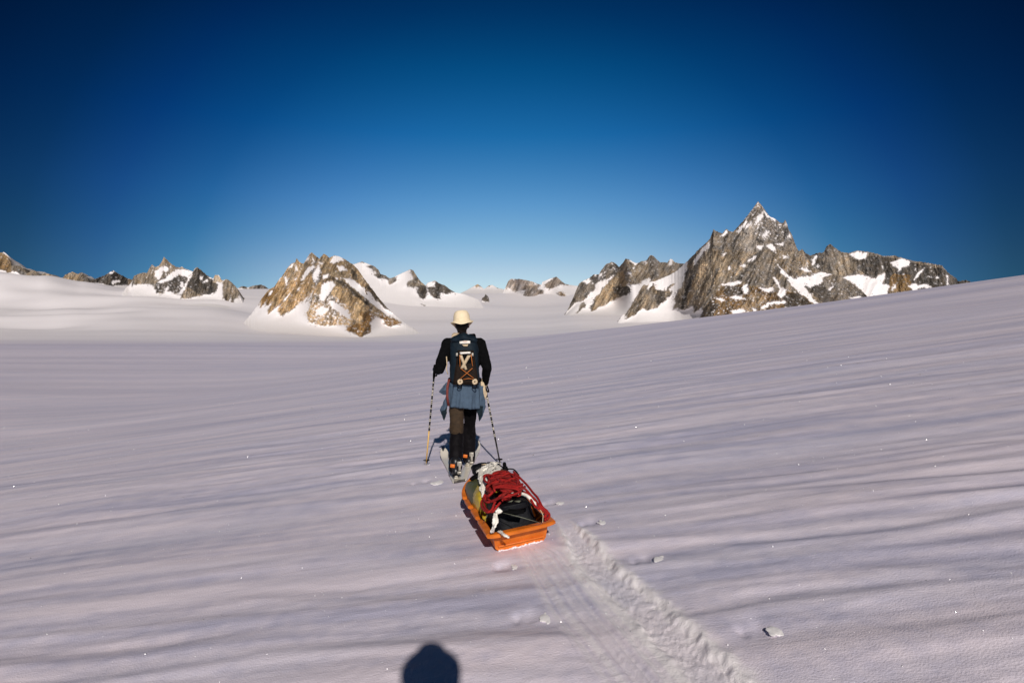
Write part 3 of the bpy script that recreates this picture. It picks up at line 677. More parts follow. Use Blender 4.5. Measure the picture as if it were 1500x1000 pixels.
ridH = zG([(520, 830), (620, 800), (725, 745), (780, 668), (870, 505), (920, 425), (960, 438), (1000, 398), (1040, 392), (1200, 325), (1290, 270), (1350, 215), (1400, 170), (1450, 120), (1490, 85)]) + \
       zH([(250, 440), (310, 390), (350, 350), (375, 280), (400, 296), (440, 310), (470, 276), (495, 295), (520, 300), (560, 255), (600, 210), (640, 160), (670, 120), (703, 74), (720, 95), (750, 135), (785, 185), (830, 205), (870, 235), (885, 235), (903, 208), (915, 240), (925, 280), (950, 320), (975, 390), (990, 425)]) + \
       zI([(110, 150), (135, 140), (170, 200), (220, 270), (290, 312), (370, 330), (430, 345), (520, 400), (600, 460), (660, 510), (760, 580)])
massif('sharp_peak', 'tall sharp-pointed rock peak speckled with snow, highest mountain, on the right', ridH, 6, 3200, 480,
       [zG([(725, 755), (780, 670), (870, 490), (920, 405), (960, 420), (972, 492), (1020, 405), (1060, 480), (1160, 492), (1230, 412), (1262, 410), (1200, 470), (1232, 512), (1170, 592), (1080, 662), (1000, 705), (900, 690), (830, 762), (738, 790)]),
        zH([(178, 590), (200, 440), (375, 240), (700, 20), (960, 240), (1050, 400), (1140, 500), (1400, 620), (1560, 760), (1560, 960), (700, 1060), (240, 1030), (240, 965), (300, 882), (240, 892), (226, 840), (170, 872), (85, 855), (100, 760), (150, 680), (168, 600)])],
       [zH(p) for p in ([(228, 512), (290, 420), (345, 368), (352, 410), (300, 450), (235, 548)], [(688, 400), (745, 398), (722, 432), (690, 422)], [(762, 400), (800, 378), (828, 420), (818, 442), (785, 422)],
        [(430, 690), (560, 652), (592, 668), (500, 698)], [(583, 690), (628, 678), (632, 730), (600, 755)], [(388, 772), (420, 778), (468, 802), (420, 808)], [(488, 775), (560, 762), (615, 792), (520, 792)],
        [(690, 698), (780, 710), (822, 698), (812, 732), (760, 742)], [(808, 618), (850, 650), (872, 700), (925, 720), (880, 782), (838, 762), (862, 720)], [(700, 180), (742, 158), (742, 190), (680, 255), (690, 210)],
        [(733, 322), (770, 288), (795, 288), (750, 342)], [(623, 512), (692, 462), (692, 480), (640, 517)], [(563, 547), (610, 533), (607, 557)], [(838, 528), (922, 610), (962, 642), (900, 622)],
        [(918, 640), (1000, 628), (1100, 618), (1150, 640), (1150, 690), (1060, 690), (1040, 700), (1090, 760), (1080, 800), (1000, 742), (940, 682)],
        [(360, 1000), (360, 950), (480, 908), (520, 942), (660, 900), (658, 848), (692, 858), (692, 930), (560, 1000)], [(718, 852), (790, 808), (905, 798), (912, 822), (800, 832), (740, 862)], [(498, 872), (560, 858), (622, 870), (600, 892), (520, 902)],
        [(543, 292), (620, 208), (642, 168), (612, 250), (560, 312)], [(428, 332), (470, 280), (484, 300), (447, 332)], [(738, 135), (785, 180), (835, 205), (832, 228), (760, 182)], [(438, 450), (466, 458), (450, 478)],
        [(898, 342), (932, 308), (945, 330), (910, 352)], [(828, 382), (892, 372), (892, 396), (840, 398)], [(878, 463), (935, 485), (890, 498)], [(628, 240), (660, 232), (650, 252), (600, 290), (588, 312)],
        [(140, 770), (180, 772), (160, 782)], [(250, 880), (290, 850), (300, 880), (240, 960)], [(480, 560), (500, 540), (505, 575), (485, 580)], [(420, 690), (450, 675), (455, 690)], [(860, 580), (910, 610), (900, 620), (870, 600)], [(1000, 560), (1060, 560), (1100, 590), (1040, 590)])] +
       [zI([(20, 350), (140, 390), (180, 350), (230, 322), (300, 312), (375, 330), (300, 352), (290, 400), (200, 432), (150, 420), (200, 500), (250, 550), (312, 572), (260, 584), (180, 532), (120, 452), (60, 402)]), zI([(495, 522), (590, 493), (625, 512), (540, 528)]), zI([(335, 455), (380, 405), (385, 412), (350, 460)])],
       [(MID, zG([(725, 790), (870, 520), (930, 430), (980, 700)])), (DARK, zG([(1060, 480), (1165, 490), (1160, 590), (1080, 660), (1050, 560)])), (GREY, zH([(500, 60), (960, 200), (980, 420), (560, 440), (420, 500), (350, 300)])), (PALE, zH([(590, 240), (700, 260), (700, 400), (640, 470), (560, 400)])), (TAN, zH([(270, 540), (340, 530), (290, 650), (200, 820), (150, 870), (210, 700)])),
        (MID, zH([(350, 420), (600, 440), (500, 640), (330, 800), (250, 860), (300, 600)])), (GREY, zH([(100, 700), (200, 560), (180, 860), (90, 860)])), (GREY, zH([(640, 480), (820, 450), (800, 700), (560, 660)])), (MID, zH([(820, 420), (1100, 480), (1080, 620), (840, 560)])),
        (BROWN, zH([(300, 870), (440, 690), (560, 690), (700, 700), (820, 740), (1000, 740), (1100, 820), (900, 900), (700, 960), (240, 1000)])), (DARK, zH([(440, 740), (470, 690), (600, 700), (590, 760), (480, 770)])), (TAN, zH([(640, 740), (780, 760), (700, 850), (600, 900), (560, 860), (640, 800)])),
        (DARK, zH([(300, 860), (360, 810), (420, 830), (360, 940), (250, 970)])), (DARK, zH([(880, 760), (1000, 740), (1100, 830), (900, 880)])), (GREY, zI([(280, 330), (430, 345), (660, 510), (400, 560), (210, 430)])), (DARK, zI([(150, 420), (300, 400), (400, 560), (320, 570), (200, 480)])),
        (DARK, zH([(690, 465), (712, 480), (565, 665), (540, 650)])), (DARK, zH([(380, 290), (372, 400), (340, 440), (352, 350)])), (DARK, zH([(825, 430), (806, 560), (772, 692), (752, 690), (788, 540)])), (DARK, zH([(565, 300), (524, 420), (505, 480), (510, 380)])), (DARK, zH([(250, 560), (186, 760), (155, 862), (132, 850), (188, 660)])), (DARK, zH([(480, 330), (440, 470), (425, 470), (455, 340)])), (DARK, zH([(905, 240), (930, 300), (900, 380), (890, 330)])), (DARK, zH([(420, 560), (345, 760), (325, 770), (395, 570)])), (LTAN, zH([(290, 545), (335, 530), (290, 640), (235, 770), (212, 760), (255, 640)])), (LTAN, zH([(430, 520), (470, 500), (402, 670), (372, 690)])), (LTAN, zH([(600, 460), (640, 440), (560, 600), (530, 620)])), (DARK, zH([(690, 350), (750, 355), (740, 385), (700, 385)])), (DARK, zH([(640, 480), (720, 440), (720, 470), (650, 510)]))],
       [(zH([(600, 180), (720, 60), (960, 240), (960, 360), (720, 360)]), 0.30), (zH([(380, 280), (560, 280), (560, 480), (400, 480)]), 0.72), (zH([(440, 560), (760, 560), (760, 700), (440, 700)]), 0.68), (zH([(820, 400), (1120, 480), (1120, 640), (820, 600)]), 0.58), (zH([(360, 700), (1040, 700), (1040, 960), (360, 960)]), 0.52), (zI([(160, 310), (640, 400), (640, 560), (200, 500)]), 0.66)],
       spurs=[(zH([(703, 76), (640, 330), (560, 480), (420, 640), (260, 860)]), 9, 22), (zH([(780, 420), (720, 560), (560, 660), (300, 900)]), 9, 20), (zH([(700, 700), (900, 720), (1100, 840)]), 8, 18), (zH([(375, 285), (300, 500), (150, 860)]), 7, 16), (zI([(300, 315), (430, 350), (660, 515)]), 7, 15)],
       flat=27, blur=20, tint=(1.0, 0.98, 0.95), jag=0.55, seed=331, streak=(-0.45, 1.0), apron=0.35)
massif('far_skyline_crags', 'low dark crags on the skyline in the gap left of the brown pyramid', zB([(1080, 400), (1130, 330), (1150, 318), (1190, 320), (1240, 350), (1260, 345), (1300, 330), (1380, 318), (1410, 335), (1440, 370), (1500, 350), (1600, 380), (1700, 430)]), 0, 8200, 500,
       [zB([(1150, 300), (1240, 340), (1242, 368), (1150, 345)]), zB([(1255, 350), (1300, 315), (1390, 300), (1420, 335), (1460, 375), (1380, 388), (1330, 382), (1260, 366)])], [], [(GREY, zB([(1100, 250), (1500, 250), (1500, 400), (1100, 400)]))],
       jag=0.3, seed=351, rough=0.6, warp=0.5)


# ------------------------------------------------------------------ shape helpers
def frame_for(t, ref):
    t = np.array(t, float); t /= np.linalg.norm(t) + 1e-12
    r = np.cross(t, ref)
    if np.linalg.norm(r) < 1e-3:
        r = np.cross(t, (0.13, 1, 0.2))
    r /= np.linalg.norm(r)
    return t, r, np.cross(r, t)
def tube_geo(path, rad, n=10, ref=(0, 1, 0), caps=True, closed=False):
    """path: points; rad: r or (rx, ry) per point; rx runs along cross(tangent, ref)"""
    P = np.array(path, float); m = len(P)
    R = [(r, r) if np.isscalar(r) else tuple(r) for r in (rad if hasattr(rad, '__len__') and len(rad) == m else [rad] * m)]
    V, Fc = [], []
    pr = None
    for i in range(m):
        a = P[(i - 1) % m] if closed or i else P[0]
        b = P[(i + 1) % m] if closed or i < m - 1 else P[-1]
        t, r, u = frame_for(b - a, ref)
        if pr is not None and np.dot(r, pr) < 0: r, u = -r, -u
        pr = r
        for k in range(n):
            w = 2 * math.pi * k / n
            V.append(P[i] + r * math.cos(w) * R[i][0] + u * math.sin(w) * R[i][1])
    for i in range(m if closed else m - 1):
        for k in range(n):
            j = (i + 1) % m
            Fc.append([i * n + k, i * n + (k + 1) % n, j * n + (k + 1) % n, j * n + k])
    if caps and not closed:
        Fc.append(list(range(n))[::-1]); Fc.append([(m - 1) * n + k for k in range(n)])
    return V, Fc
def limb_geo(path, rad, n=14, ref=(0, 1, 0)):
    """tube with rounded ends"""
    P = [np.array(p, float) for p in path]
    R = [(r, r) if np.isscalar(r) else tuple(r) for r in rad]
    t0 = P[0] - P[1]; t0 /= np.linalg.norm(t0); t1 = P[-1] - P[-2]; t1 /= np.linalg.norm(t1)
    r0, r1 = min(R[0]), min(R[-1])
    pre = [(P[0] + t0 * r0 * q, (R[0][0] * w, R[0][1] * w)) for q, w in ((0.95, 0.30), (0.8, 0.6), (0.5, 0.86))]
    post = [(P[-1] + t1 * r1 * q, (R[-1][0] * w, R[-1][1] * w)) for q, w in ((0.5, 0.86), (0.8, 0.6), (0.95, 0.30))]
    pts = [p for p, _ in pre] + P + [p for p, _ in post]
    rr = [r for _, r in pre] + R + [r for _, r in post]
    return tube_geo(pts, rr, n, ref)
def ell_geo(c, r, n=14, m=9, rot=None):
    V, Fc = [], []
    for i in range(m + 1):
        a = math.pi * i / m
        for k in range(n):
            w = 2 * math.pi * k / n
            p = np.array([r[0] * math.sin(a) * math.cos(w), r[1] * math.sin(a) * math.sin(w), r[2] * math.cos(a)])
            if rot is not None: p = np.array(rot @ Vector(p))
            V.append(np.array(c) + p)
    for i in range(m):
        for k in range(n):
            Fc.append([i * n + k, (i + 1) * n + k, (i + 1) * n + (k + 1) % n, i * n + (k + 1) % n])
    return V, Fc
def box_geo(c, s, rot=None):
    V = []
    for dz in (-.5, .5):
        for dx, dy in ((-.5, -.5), (.5, -.5), (.5, .5), (-.5, .5)):
            p = Vector((dx * s[0], dy * s[1], dz * s[2]))
            if rot is not None: p = rot @ p
            V.append(np.array(c) + np.array(p))
    return V, [[3, 2, 1, 0], [4, 5, 6, 7], [0, 1, 5, 4], [1, 2, 6, 5], [2, 3, 7, 6], [3, 0, 4, 7]]
def join(*geos):
    V, Fc = [], []
    for v, f in geos:
        o = len(V)
        V += list(v); Fc += [[i + o for i in q] for q in f]
    return V, Fc
def part(name, geo, mt, parent=None, bevel=0.0, subsurf=0, smooth=True, label=None):
    V, Fc = geo
    o = mesh_np(name, np.array([tuple(v) for v in V]), [list(map(int, f)) for f in Fc], mt, parent, smooth)
    me = o.data
    bm = bmesh.new(); bm.from_mesh(me)
    bmesh.ops.remove_doubles(bm, verts=bm.verts, dist=1e-6)
    bmesh.ops.recalc_face_normals(bm, faces=bm.faces)
    bm.to_mesh(me); bm.free()
    if bevel:
        m = o.modifiers.new('bevel', 'BEVEL'); m.width = bevel; m.segments = 2; m.limit_method = 'ANGLE'
    if subsurf:
        m = o.modifiers.new('sub', 'SUBSURF'); m.levels = m.render_levels = subsurf
    if label: o['label'] = label
    return o
CLOUD = {}
def cloud(size, depth=3):
    if (size, depth) not in CLOUD:
        t = bpy.data.textures.new('folds', 'CLOUDS'); t.noise_scale = size; t.noise_depth = depth
        CLOUD[(size, depth)] = t
    return CLOUD[(size, depth)]
def organic(name, geos, mt, parent, voxel=0.01, smooth_it=6, disp=0.0, dsize=0.08, clip=None, disp2=0.0):
    """several closed volumes fused into ONE continuous skin"""
    V, Fc = join(*geos)
    me = bpy.data.meshes.new('tmp'); me.from_pydata([tuple(map(float, v)) for v in V], [], [list(map(int, f)) for f in Fc])
    bm = bmesh.new(); bm.from_mesh(me); bmesh.ops.remove_doubles(bm, verts=bm.verts, dist=1e-6); bmesh.ops.recalc_face_normals(bm, faces=bm.faces); bm.to_mesh(me); bm.free()
    t = bpy.data.objects.new('tmp', me); COL.objects.link(t)
    r = t.modifiers.new('r', 'REMESH'); r.mode = 'VOXEL'; r.voxel_size = voxel; r.use_smooth_shade = True
    sm = t.modifiers.new('s', 'SMOOTH'); sm.factor = 0.5; sm.iterations = smooth_it
    if disp:
        d = t.modifiers.new('d', 'DISPLACE'); d.texture = cloud(dsize); d.strength = disp; d.mid_level = 0.5
    if disp2:
        d = t.modifiers.new('d2', 'DISPLACE'); d.texture = cloud(dsize * 0.35); d.strength = disp2; d.mid_level = 0.5
    dg = bpy.context.evaluated_depsgraph_get()
    nm = bpy.data.meshes.new_from_object(t.evaluated_get(dg))
    bpy.data.objects.remove(t)
    bm = bmesh.new(); bm.from_mesh(nm)
    if clip:
        for co, no in clip:
            bmesh.ops.bisect_plane(bm, geom=bm.verts[:] + bm.edges[:] + bm.faces[:], plane_co=co, plane_no=no, clear_outer=True)
            bmesh.ops.holes_fill(bm, edges=[e for e in bm.edges if e.is_boundary])
    for f in bm.faces: f.smooth = True
    bm.to_mesh(nm); bm.free()
    nm.name = name; nm.materials.clear(); nm.materials.append(mt)
    o = bpy.data.objects.new(name, nm); COL.objects.link(o)
    if parent is not None: o.parent = parent
    return o
def ribbon_geo(path, width, thick, normals=None, n_ref=(0, 0, 1), fold=0.0, seed=0):
    P = np.array(path, float); V, Fc = [], []
    W = width if hasattr(width, '__len__') else [width] * len(P)
    for i in range(len(P)):
        a, b = P[max(0, i - 1)], P[min(len(P) - 1, i + 1)]
        nr = np.array(normals[i] if normals is not None else n_ref, float)
        t, r, u = frame_for(b - a, nr)
        if np.dot(u, nr) < 0: u = -u
        f = fold * math.sin(i * 1.7 + seed)
        for q, h in ((-1, f), (-0.33, -f), (0.33, f), (1, -f)):
            V.append(P[i] + r * W[i] * .5 * q + u * (h + thick / 2))
        for q, h in ((1, -f), (0.33, f), (-0.33, -f), (-1, f)):
            V.append(P[i] + r * W[i] * .5 * q + u * (h - thick / 2))
    for i in range(len(P) - 1):
        for k in range(8):
            Fc.append([i * 8 + k, i * 8 + (k + 1) % 8, (i + 1) * 8 + (k + 1) % 8, (i + 1) * 8 + k])
    Fc.append(list(range(8))[::-1]); Fc.append([(len(P) - 1) * 8 + k for k in range(8)])
    return V, Fc
def smooth_path(P, n):
    """Catmull-Rom"""
    P = [np.array(p, float) for p in P]
    Q = [2 * P[0] - P[1]] + P + [2 * P[-1] - P[-2]]
    out = []
    for i in range(1, len(Q) - 2):
        for k in range(n):
            t = k / n
            out.append(0.5 * ((2 * Q[i]) + (-Q[i - 1] + Q[i + 1]) * t + (2 * Q[i - 1] - 5 * Q[i] + 4 * Q[i + 1] - Q[i + 2]) * t * t + (-Q[i - 1] + 3 * Q[i] - 3 * Q[i + 1] + Q[i + 2]) * t ** 3))
    out.append(P[-1])
    return out

# ------------------------------------------------------------------ materials of people and gear
M_SKIN = mat('skin', (0.42, 0.24, 0.17), 0.5, 0.08, 30, 0.1)
M_HAIR = mat('hair', (0.007, 0.004, 0.003), 0.6, 0.3, 60, 0.5, spec=0.2)
M_HAT = mat('straw_cloth', (0.86, 0.72, 0.49), 0.8, 0.06, 25, 0.35, 160)
M_BLACK = mat('black_fleece', (0.0035, 0.0035, 0.004), 0.95, 0.3, 30, 0.4, 60, spec=0.08)
M_NAVY = mat('dark_teal_nylon', (0.005, 0.013, 0.021), 0.65, 0.25, 18, 0.4, 40, spec=0.2)
M_PACKB = mat('dark_brown_nylon', (0.015, 0.009, 0.006), 0.7, 0.3, 30, 0.4, 60, spec=0.15)
M_WEB = mat('tan_webbing', (0.60, 0.47, 0.31), 0.8, 0.12, 60, 0.3)
M_ORC = mat('orange_cord', (0.48, 0.15, 0.03), 0.6, 0.15, 80, 0.2)
M_WHITE = mat('white_cloth', (0.90, 0.86, 0.78), 0.75, 0.04, 25, 0.5, 70)
M_SLATE = mat('slate_blue_cloth', (0.062, 0.098, 0.145), 0.85, 0.14, 14, 0.5, 45)
M_TEALD = mat('dark_teal_lining', (0.010, 0.018, 0.024), 0.8, 0.2, 20, 0.3, spec=0.1)
M_TROU = mat('brown_trousers', (0.040, 0.023, 0.010), 0.85, 0.25, 22, 0.5, 50)
M_TROUB = mat('black_trousers', (0.004, 0.0035, 0.004), 0.9, 0.3, 22, 0.5, 50, spec=0.08)
M_GAIT = mat('black_gaiter', (0.004, 0.003, 0.004), 0.7, 0.3, 22, 0.4, 50, spec=0.15)
M_DRED = mat('dark_red_strap', (0.16, 0.03, 0.022), 0.7, 0.2, 40, 0.2)
M_BOOT = mat('boot_plastic', (0.012, 0.012, 0.014), 0.35, 0.2, 20, 0.1)
M_ORANGE = mat('orange_plastic_buckle', (0.70, 0.17, 0.02), 0.4, 0.08, 20, 0.1)
M_GREYP = mat('grey_metal', (0.42, 0.39, 0.33), 0.35, 0.15, 30, 0.1, metallic=0.4)
M_SKI = mat('cream_ski', (0.74, 0.69, 0.60), 0.35, 0.05, 12, 0.08)
M_EDGE = mat('steel_edge', (0.10, 0.09, 0.08), 0.4, 0.1, 30, 0, metallic=0.6)
M_GLOVE = mat('tan_leather_glove', (0.50, 0.33, 0.17), 0.7, 0.15, 30, 0.4, 60)
M_YEL = mat('amber_pole_shaft', (0.68, 0.42, 0.12), 0.4, 0.1, 30, 0.0)
M_PBLK = mat('black_pole_lacquer', (0.015, 0.013, 0.012), 0.35, 0.1, 30, 0)
M_PWHT = mat('cream_pole_mark', (0.68, 0.62, 0.52), 0.4, 0.1, 30, 0)
M_GLASS = mat('dark_eye', (0.02, 0.015, 0.01), 0.1, 0, 10, 0)
def sled_mat():
    m = mat('orange_sled_plastic', (0.66, 0.150, 0.010), 0.45, 0.14, 9, 0.16, 30, col2=(0.82, 0.215, 0.022))
    b = m.node_tree.nodes['Principled BSDF']
    b.inputs['Subsurface Weight'].default_value = 0.0
    return m
M_SLED = sled_mat()
M_OLIVE = mat('olive_drybag', (0.085, 0.088, 0.030), 0.45, 0.2, 10, 0.5, 24)
M_YBAG = mat('yellow_drybag', (0.50, 0.33, 0.015), 0.3, 0.25, 9, 0.6, 22, col2=(0.72, 0.52, 0.05))
M_OBRN = mat('olive_brown_bag', (0.10, 0.082, 0.040), 0.55, 0.25, 12, 0.5, 26)
M_BAG = mat('black_duffel', (0.004, 0.0045, 0.007), 0.6, 0.4, 12, 0.6, 26, spec=0.18)
M_ROPE = mat('red_rope', (0.38, 0.010, 0.008), 0.75, 0.2, 120, 0.6, 400)
M_ROPED = mat('red_rope_dark', (0.26, 0.012, 0.008), 0.75, 0.2, 120, 0.6, 400)
M_ZIP = mat('grey_green_label', (0.16, 0.17, 0.12), 0.6, 0.1, 60, 0)

def surf(x, y):
    return float(ground_base(x, y)) + float(detail(np.array([float(x)]), np.array([float(y)]))[0])

# ------------------------------------------------------------------ people
def hand_geo(wrist, fwd, palmn, curl=1.2, s=1.0, side=1):
    """palm and five fingers; fwd = along the palm, palmn = towards the inside of the hand"""
    w = np.array(wrist, float); f = np.array(fwd, float); f /= np.linalg.norm(f)
    p = np.array(palmn, float); p = p - f * np.dot(p, f); p /= np.linalg.norm(p)
    r = np.cross(f, p) * side                                  # towards the thumb
    G = [limb_geo([w - f * 0.02, w + f * 0.04 * s, w + f * 0.085 * s], [(0.029 * s, 0.020 * s), (0.038 * s, 0.016 * s), (0.038 * s, 0.014 * s)], 12, ref=p)]
    for i, (off, L) in enumerate(((0.030, 0.070), (0.010, 0.080), (-0.010, 0.075), (-0.030, 0.058))):
        base = w + f * 0.078 * s + r * off * s
        pts = [base]; a = 0.15
        for k, seg in enumerate((0.45, 0.32, 0.23)):
            a += curl * (0.42, 0.55, 0.40)[k]
            pts.append(pts[-1] + (f * math.cos(a) + p * math.sin(a)) * L * seg * s)
        G.append(limb_geo(pts, [0.0092 * s, 0.0088 * s, 0.0080 * s, 0.0072 * s], 8, ref=r))
    tb = w + f * 0.025 * s + r * 0.028 * s
    t1 = tb + (f * 0.6 + r * 0.7 + p * 0.5) * 0.035 * s
    t2 = t1 + (f * 0.7 - r * 0.1 + p * 0.7) * 0.032 * s
    t3 = t2 + (f * 0.4 - r * 0.5 + p * 0.6) * 0.024 * s
    G.append(limb_geo([tb, t1, t2, t3], [0.013 * s, 0.0115 * s, 0.010 * s, 0.008 * s], 8, ref=p))
    return G
def head_geo(c, s=1.0, ref=(0, 1, 0)):
    c = np.array(c, float)
    G = [ell_geo(c + (0, -0.005, 0.02), (0.076 * s, 0.095 * s, 0.098 * s)),
         ell_geo(c + (0, 0.030, -0.045), (0.056 * s, 0.062 * s, 0.070 * s)),
         ell_geo(c + (0, 0.055, -0.085), (0.030, 0.028, 0.025)),
         ell_geo(c + (0, 0.100, -0.015), (0.012, 0.018, 0.030)),
         ell_geo(c + (0, 0.108, -0.030), (0.017, 0.014, 0.011)),
         ell_geo(c + (0, 0.088, 0.022), (0.045, 0.014, 0.010)),
         ell_geo(c + (0, 0.083, -0.055), (0.024, 0.012, 0.006)),
         ell_geo(c + (0.079, -0.002, -0.010), (0.010, 0.020, 0.031)),
         ell_geo(c + (-0.079, -0.002, -0.010), (0.010, 0.020, 0.031))]
    return G
def body_geo(J):
    """J: joints in local coordinates"""
    g = []
    hipc, ch, nk, hd = [np.array(J[k], float) for k in ('hips', 'chest', 'neck', 'head')]
    waist = hipc * 0.45 + ch * 0.55 - np.array([0, 0, 0.05])
    g.append(limb_geo([hipc - (0, 0, 0.05), hipc + (0, 0, 0.05), waist, ch, ch + (nk - ch) * 0.62], [(0.155, 0.105), (0.165, 0.110), (0.135, 0.095), (0.165, 0.110), (0.150, 0.085)], 18, ref=(0, 1, 0)))
    g.append(limb_geo([np.array(J['shl']), nk - (0, 0, 0.05), np.array(J['shr'])], [(0.055, 0.06), (0.075, 0.065), (0.055, 0.06)], 12))
    g.append(limb_geo([nk - (0, 0, 0.09), nk + (0, 0, 0.02), hd - (0, 0.01, 0.07)], [(0.075, 0.07), (0.056, 0.056), (0.052, 0.054)], 12))
    g += head_geo(hd)
    for sd in ('l', 'r'):
        sh, el, wr = [np.array(J[k + sd], float) for k in ('sh', 'el', 'wr')]
        g.append(limb_geo([sh, sh * .5 + el * .5, el, el * .55 + wr * .45, wr], [0.052, 0.047, 0.040, 0.040, 0.027], 12))
        g += hand_geo(wr, J['hf' + sd], J['hp' + sd], J.get('curl', 1.2), 1.0, 1 if sd == 'l' else -1)
        hp, kn, an = [np.array(J[k + sd], float) for k in ('hp_', 'kn', 'an')]
        g.append(limb_geo([hp, hp * .5 + kn * .5, kn, kn * .6 + an * .4, an], [0.085, 0.075, 0.056, 0.056, 0.038], 14))
        ft = np.array(J['ft' + sd], float)
        g.append(limb_geo([an - (0, 0, 0.03) - (ft - an) * 0.15, an * .4 + ft * .6 - (0, 0, 0.0), ft], [(0.036, 0.036), (0.042, 0.030), (0.040, 0.022)], 12, ref=(0, 0, 1)))
    return g
def sleeve(J, sd, r=(0.072, 0.066, 0.056, 0.056, 0.046), end=0.93):
    sh, el, wr = [np.array(J[k + sd], float) for k in ('sh', 'el', 'wr')]
    return limb_geo([sh, sh * .5 + el * .5, el, el * .5 + wr * .5, el + (wr - el) * end], r, 14)
def legs_geo(J, sd, r, end=1.0):
    hp, kn, an = [np.array(J[k + sd], float) for k in ('hp_', 'kn', 'an')]
    return limb_geo([hp, hp * .5 + kn * .5, kn, kn * .5 + an * .5, kn + (an - kn) * end], r, 16)

SX, SY = (672 - 750) / F * 6.83, 6.83
S0 = Vector((SX, SY, surf(SX, SY)))
def sk(px, py, Y):
    """skier-local point of a photo pixel at depth Y"""
    p = at(px, py, Y)
    return p - np.array(S0)
T_up = 0.0
J = dict(hips=(0.06, 0.10, 0.93), chest=(0.055, 0.17, 1.25), neck=(0.040, 0.20, 1.50), head=(0.018, 0.235, 1.685),
         shl=(-0.145, 0.19, 1.463), shr=(0.228, 0.19, 1.463),
         ell=(-0.240, 0.10, 1.155), wrl=(-0.300, 0.34, 1.155), elr=(0.318, 0.14, 1.185), wrr=(0.285, 0.30, 0.985),
         hfl=(-0.35, 1, 0.10), hpl=(1, 0.35, -0.3), hfr=(-0.1, 0.7, -0.7), hpr=(-1, 0.0, 0.0),
         hp_l=(-0.020, 0.09, 0.90), hp_r=(0.112, 0.12, 0.90), knl=(-0.022, 0.00, 0.50), knr=(0.104, 0.22, 0.505),
         anl=(-0.008, -0.31, 0.150), anr=(0.100, 0.25, 0.135), ftl=(-0.045, -0.11, 0.078), ftr=(0.102, 0.45, 0.075))
per = empty('person', Matrix.Translation(S0), 'person seen from behind in cream sun hat and black top, walking on skis', 'person')
organic('body', body_geo(J), M_SKIN, per, 0.008, 3)
# black long-sleeved top
nk, ch, hc = np.array(J['neck']), np.array(J['chest']), np.array(J['hips'])
top_g = [limb_geo([hc + (0, 0, 0.02), hc * .45 + ch * .55, ch, ch + (nk - ch) * 0.55], [(0.175, 0.125), (0.155, 0.115), (0.185, 0.130), (0.165, 0.105)], 18),
         limb_geo([np.array(J['shl']) + (0.0, 0, -0.005), nk - (0, 0, 0.06), np.array(J['shr']) - (0.0, 0, 0.005)], [(0.078, 0.074), (0.085, 0.078), (0.078, 0.074)], 14),
         limb_geo([nk - (0, 0, 0.06), nk + (0, 0, 0.005)], [(0.085, 0.08), (0.068, 0.066)], 14),
         sleeve(J, 'l', (0.074, 0.068, 0.064, 0.056, 0.042), 0.96), sleeve(J, 'r', (0.074, 0.066, 0.058, 0.052, 0.042), 0.92)]
organic('black_top', top_g, M_BLACK, per, 0.009, 6, 0.020, 0.07, disp2=0.006)
# light neck band of a shirt showing above the pack
ring = [nk + (0.068 * math.cos(a), -0.005 + 0.066 * math.sin(a), 0.012 + 0.012 * math.sin(a)) for a in np.linspace(0, 2 * math.pi, 22)[:-1]]
part('shirt_collar', tube_geo(ring, [(0.010, 0.013)] * 21, 8, ref=(0, 0, 1), closed=True), M_WEB, per)
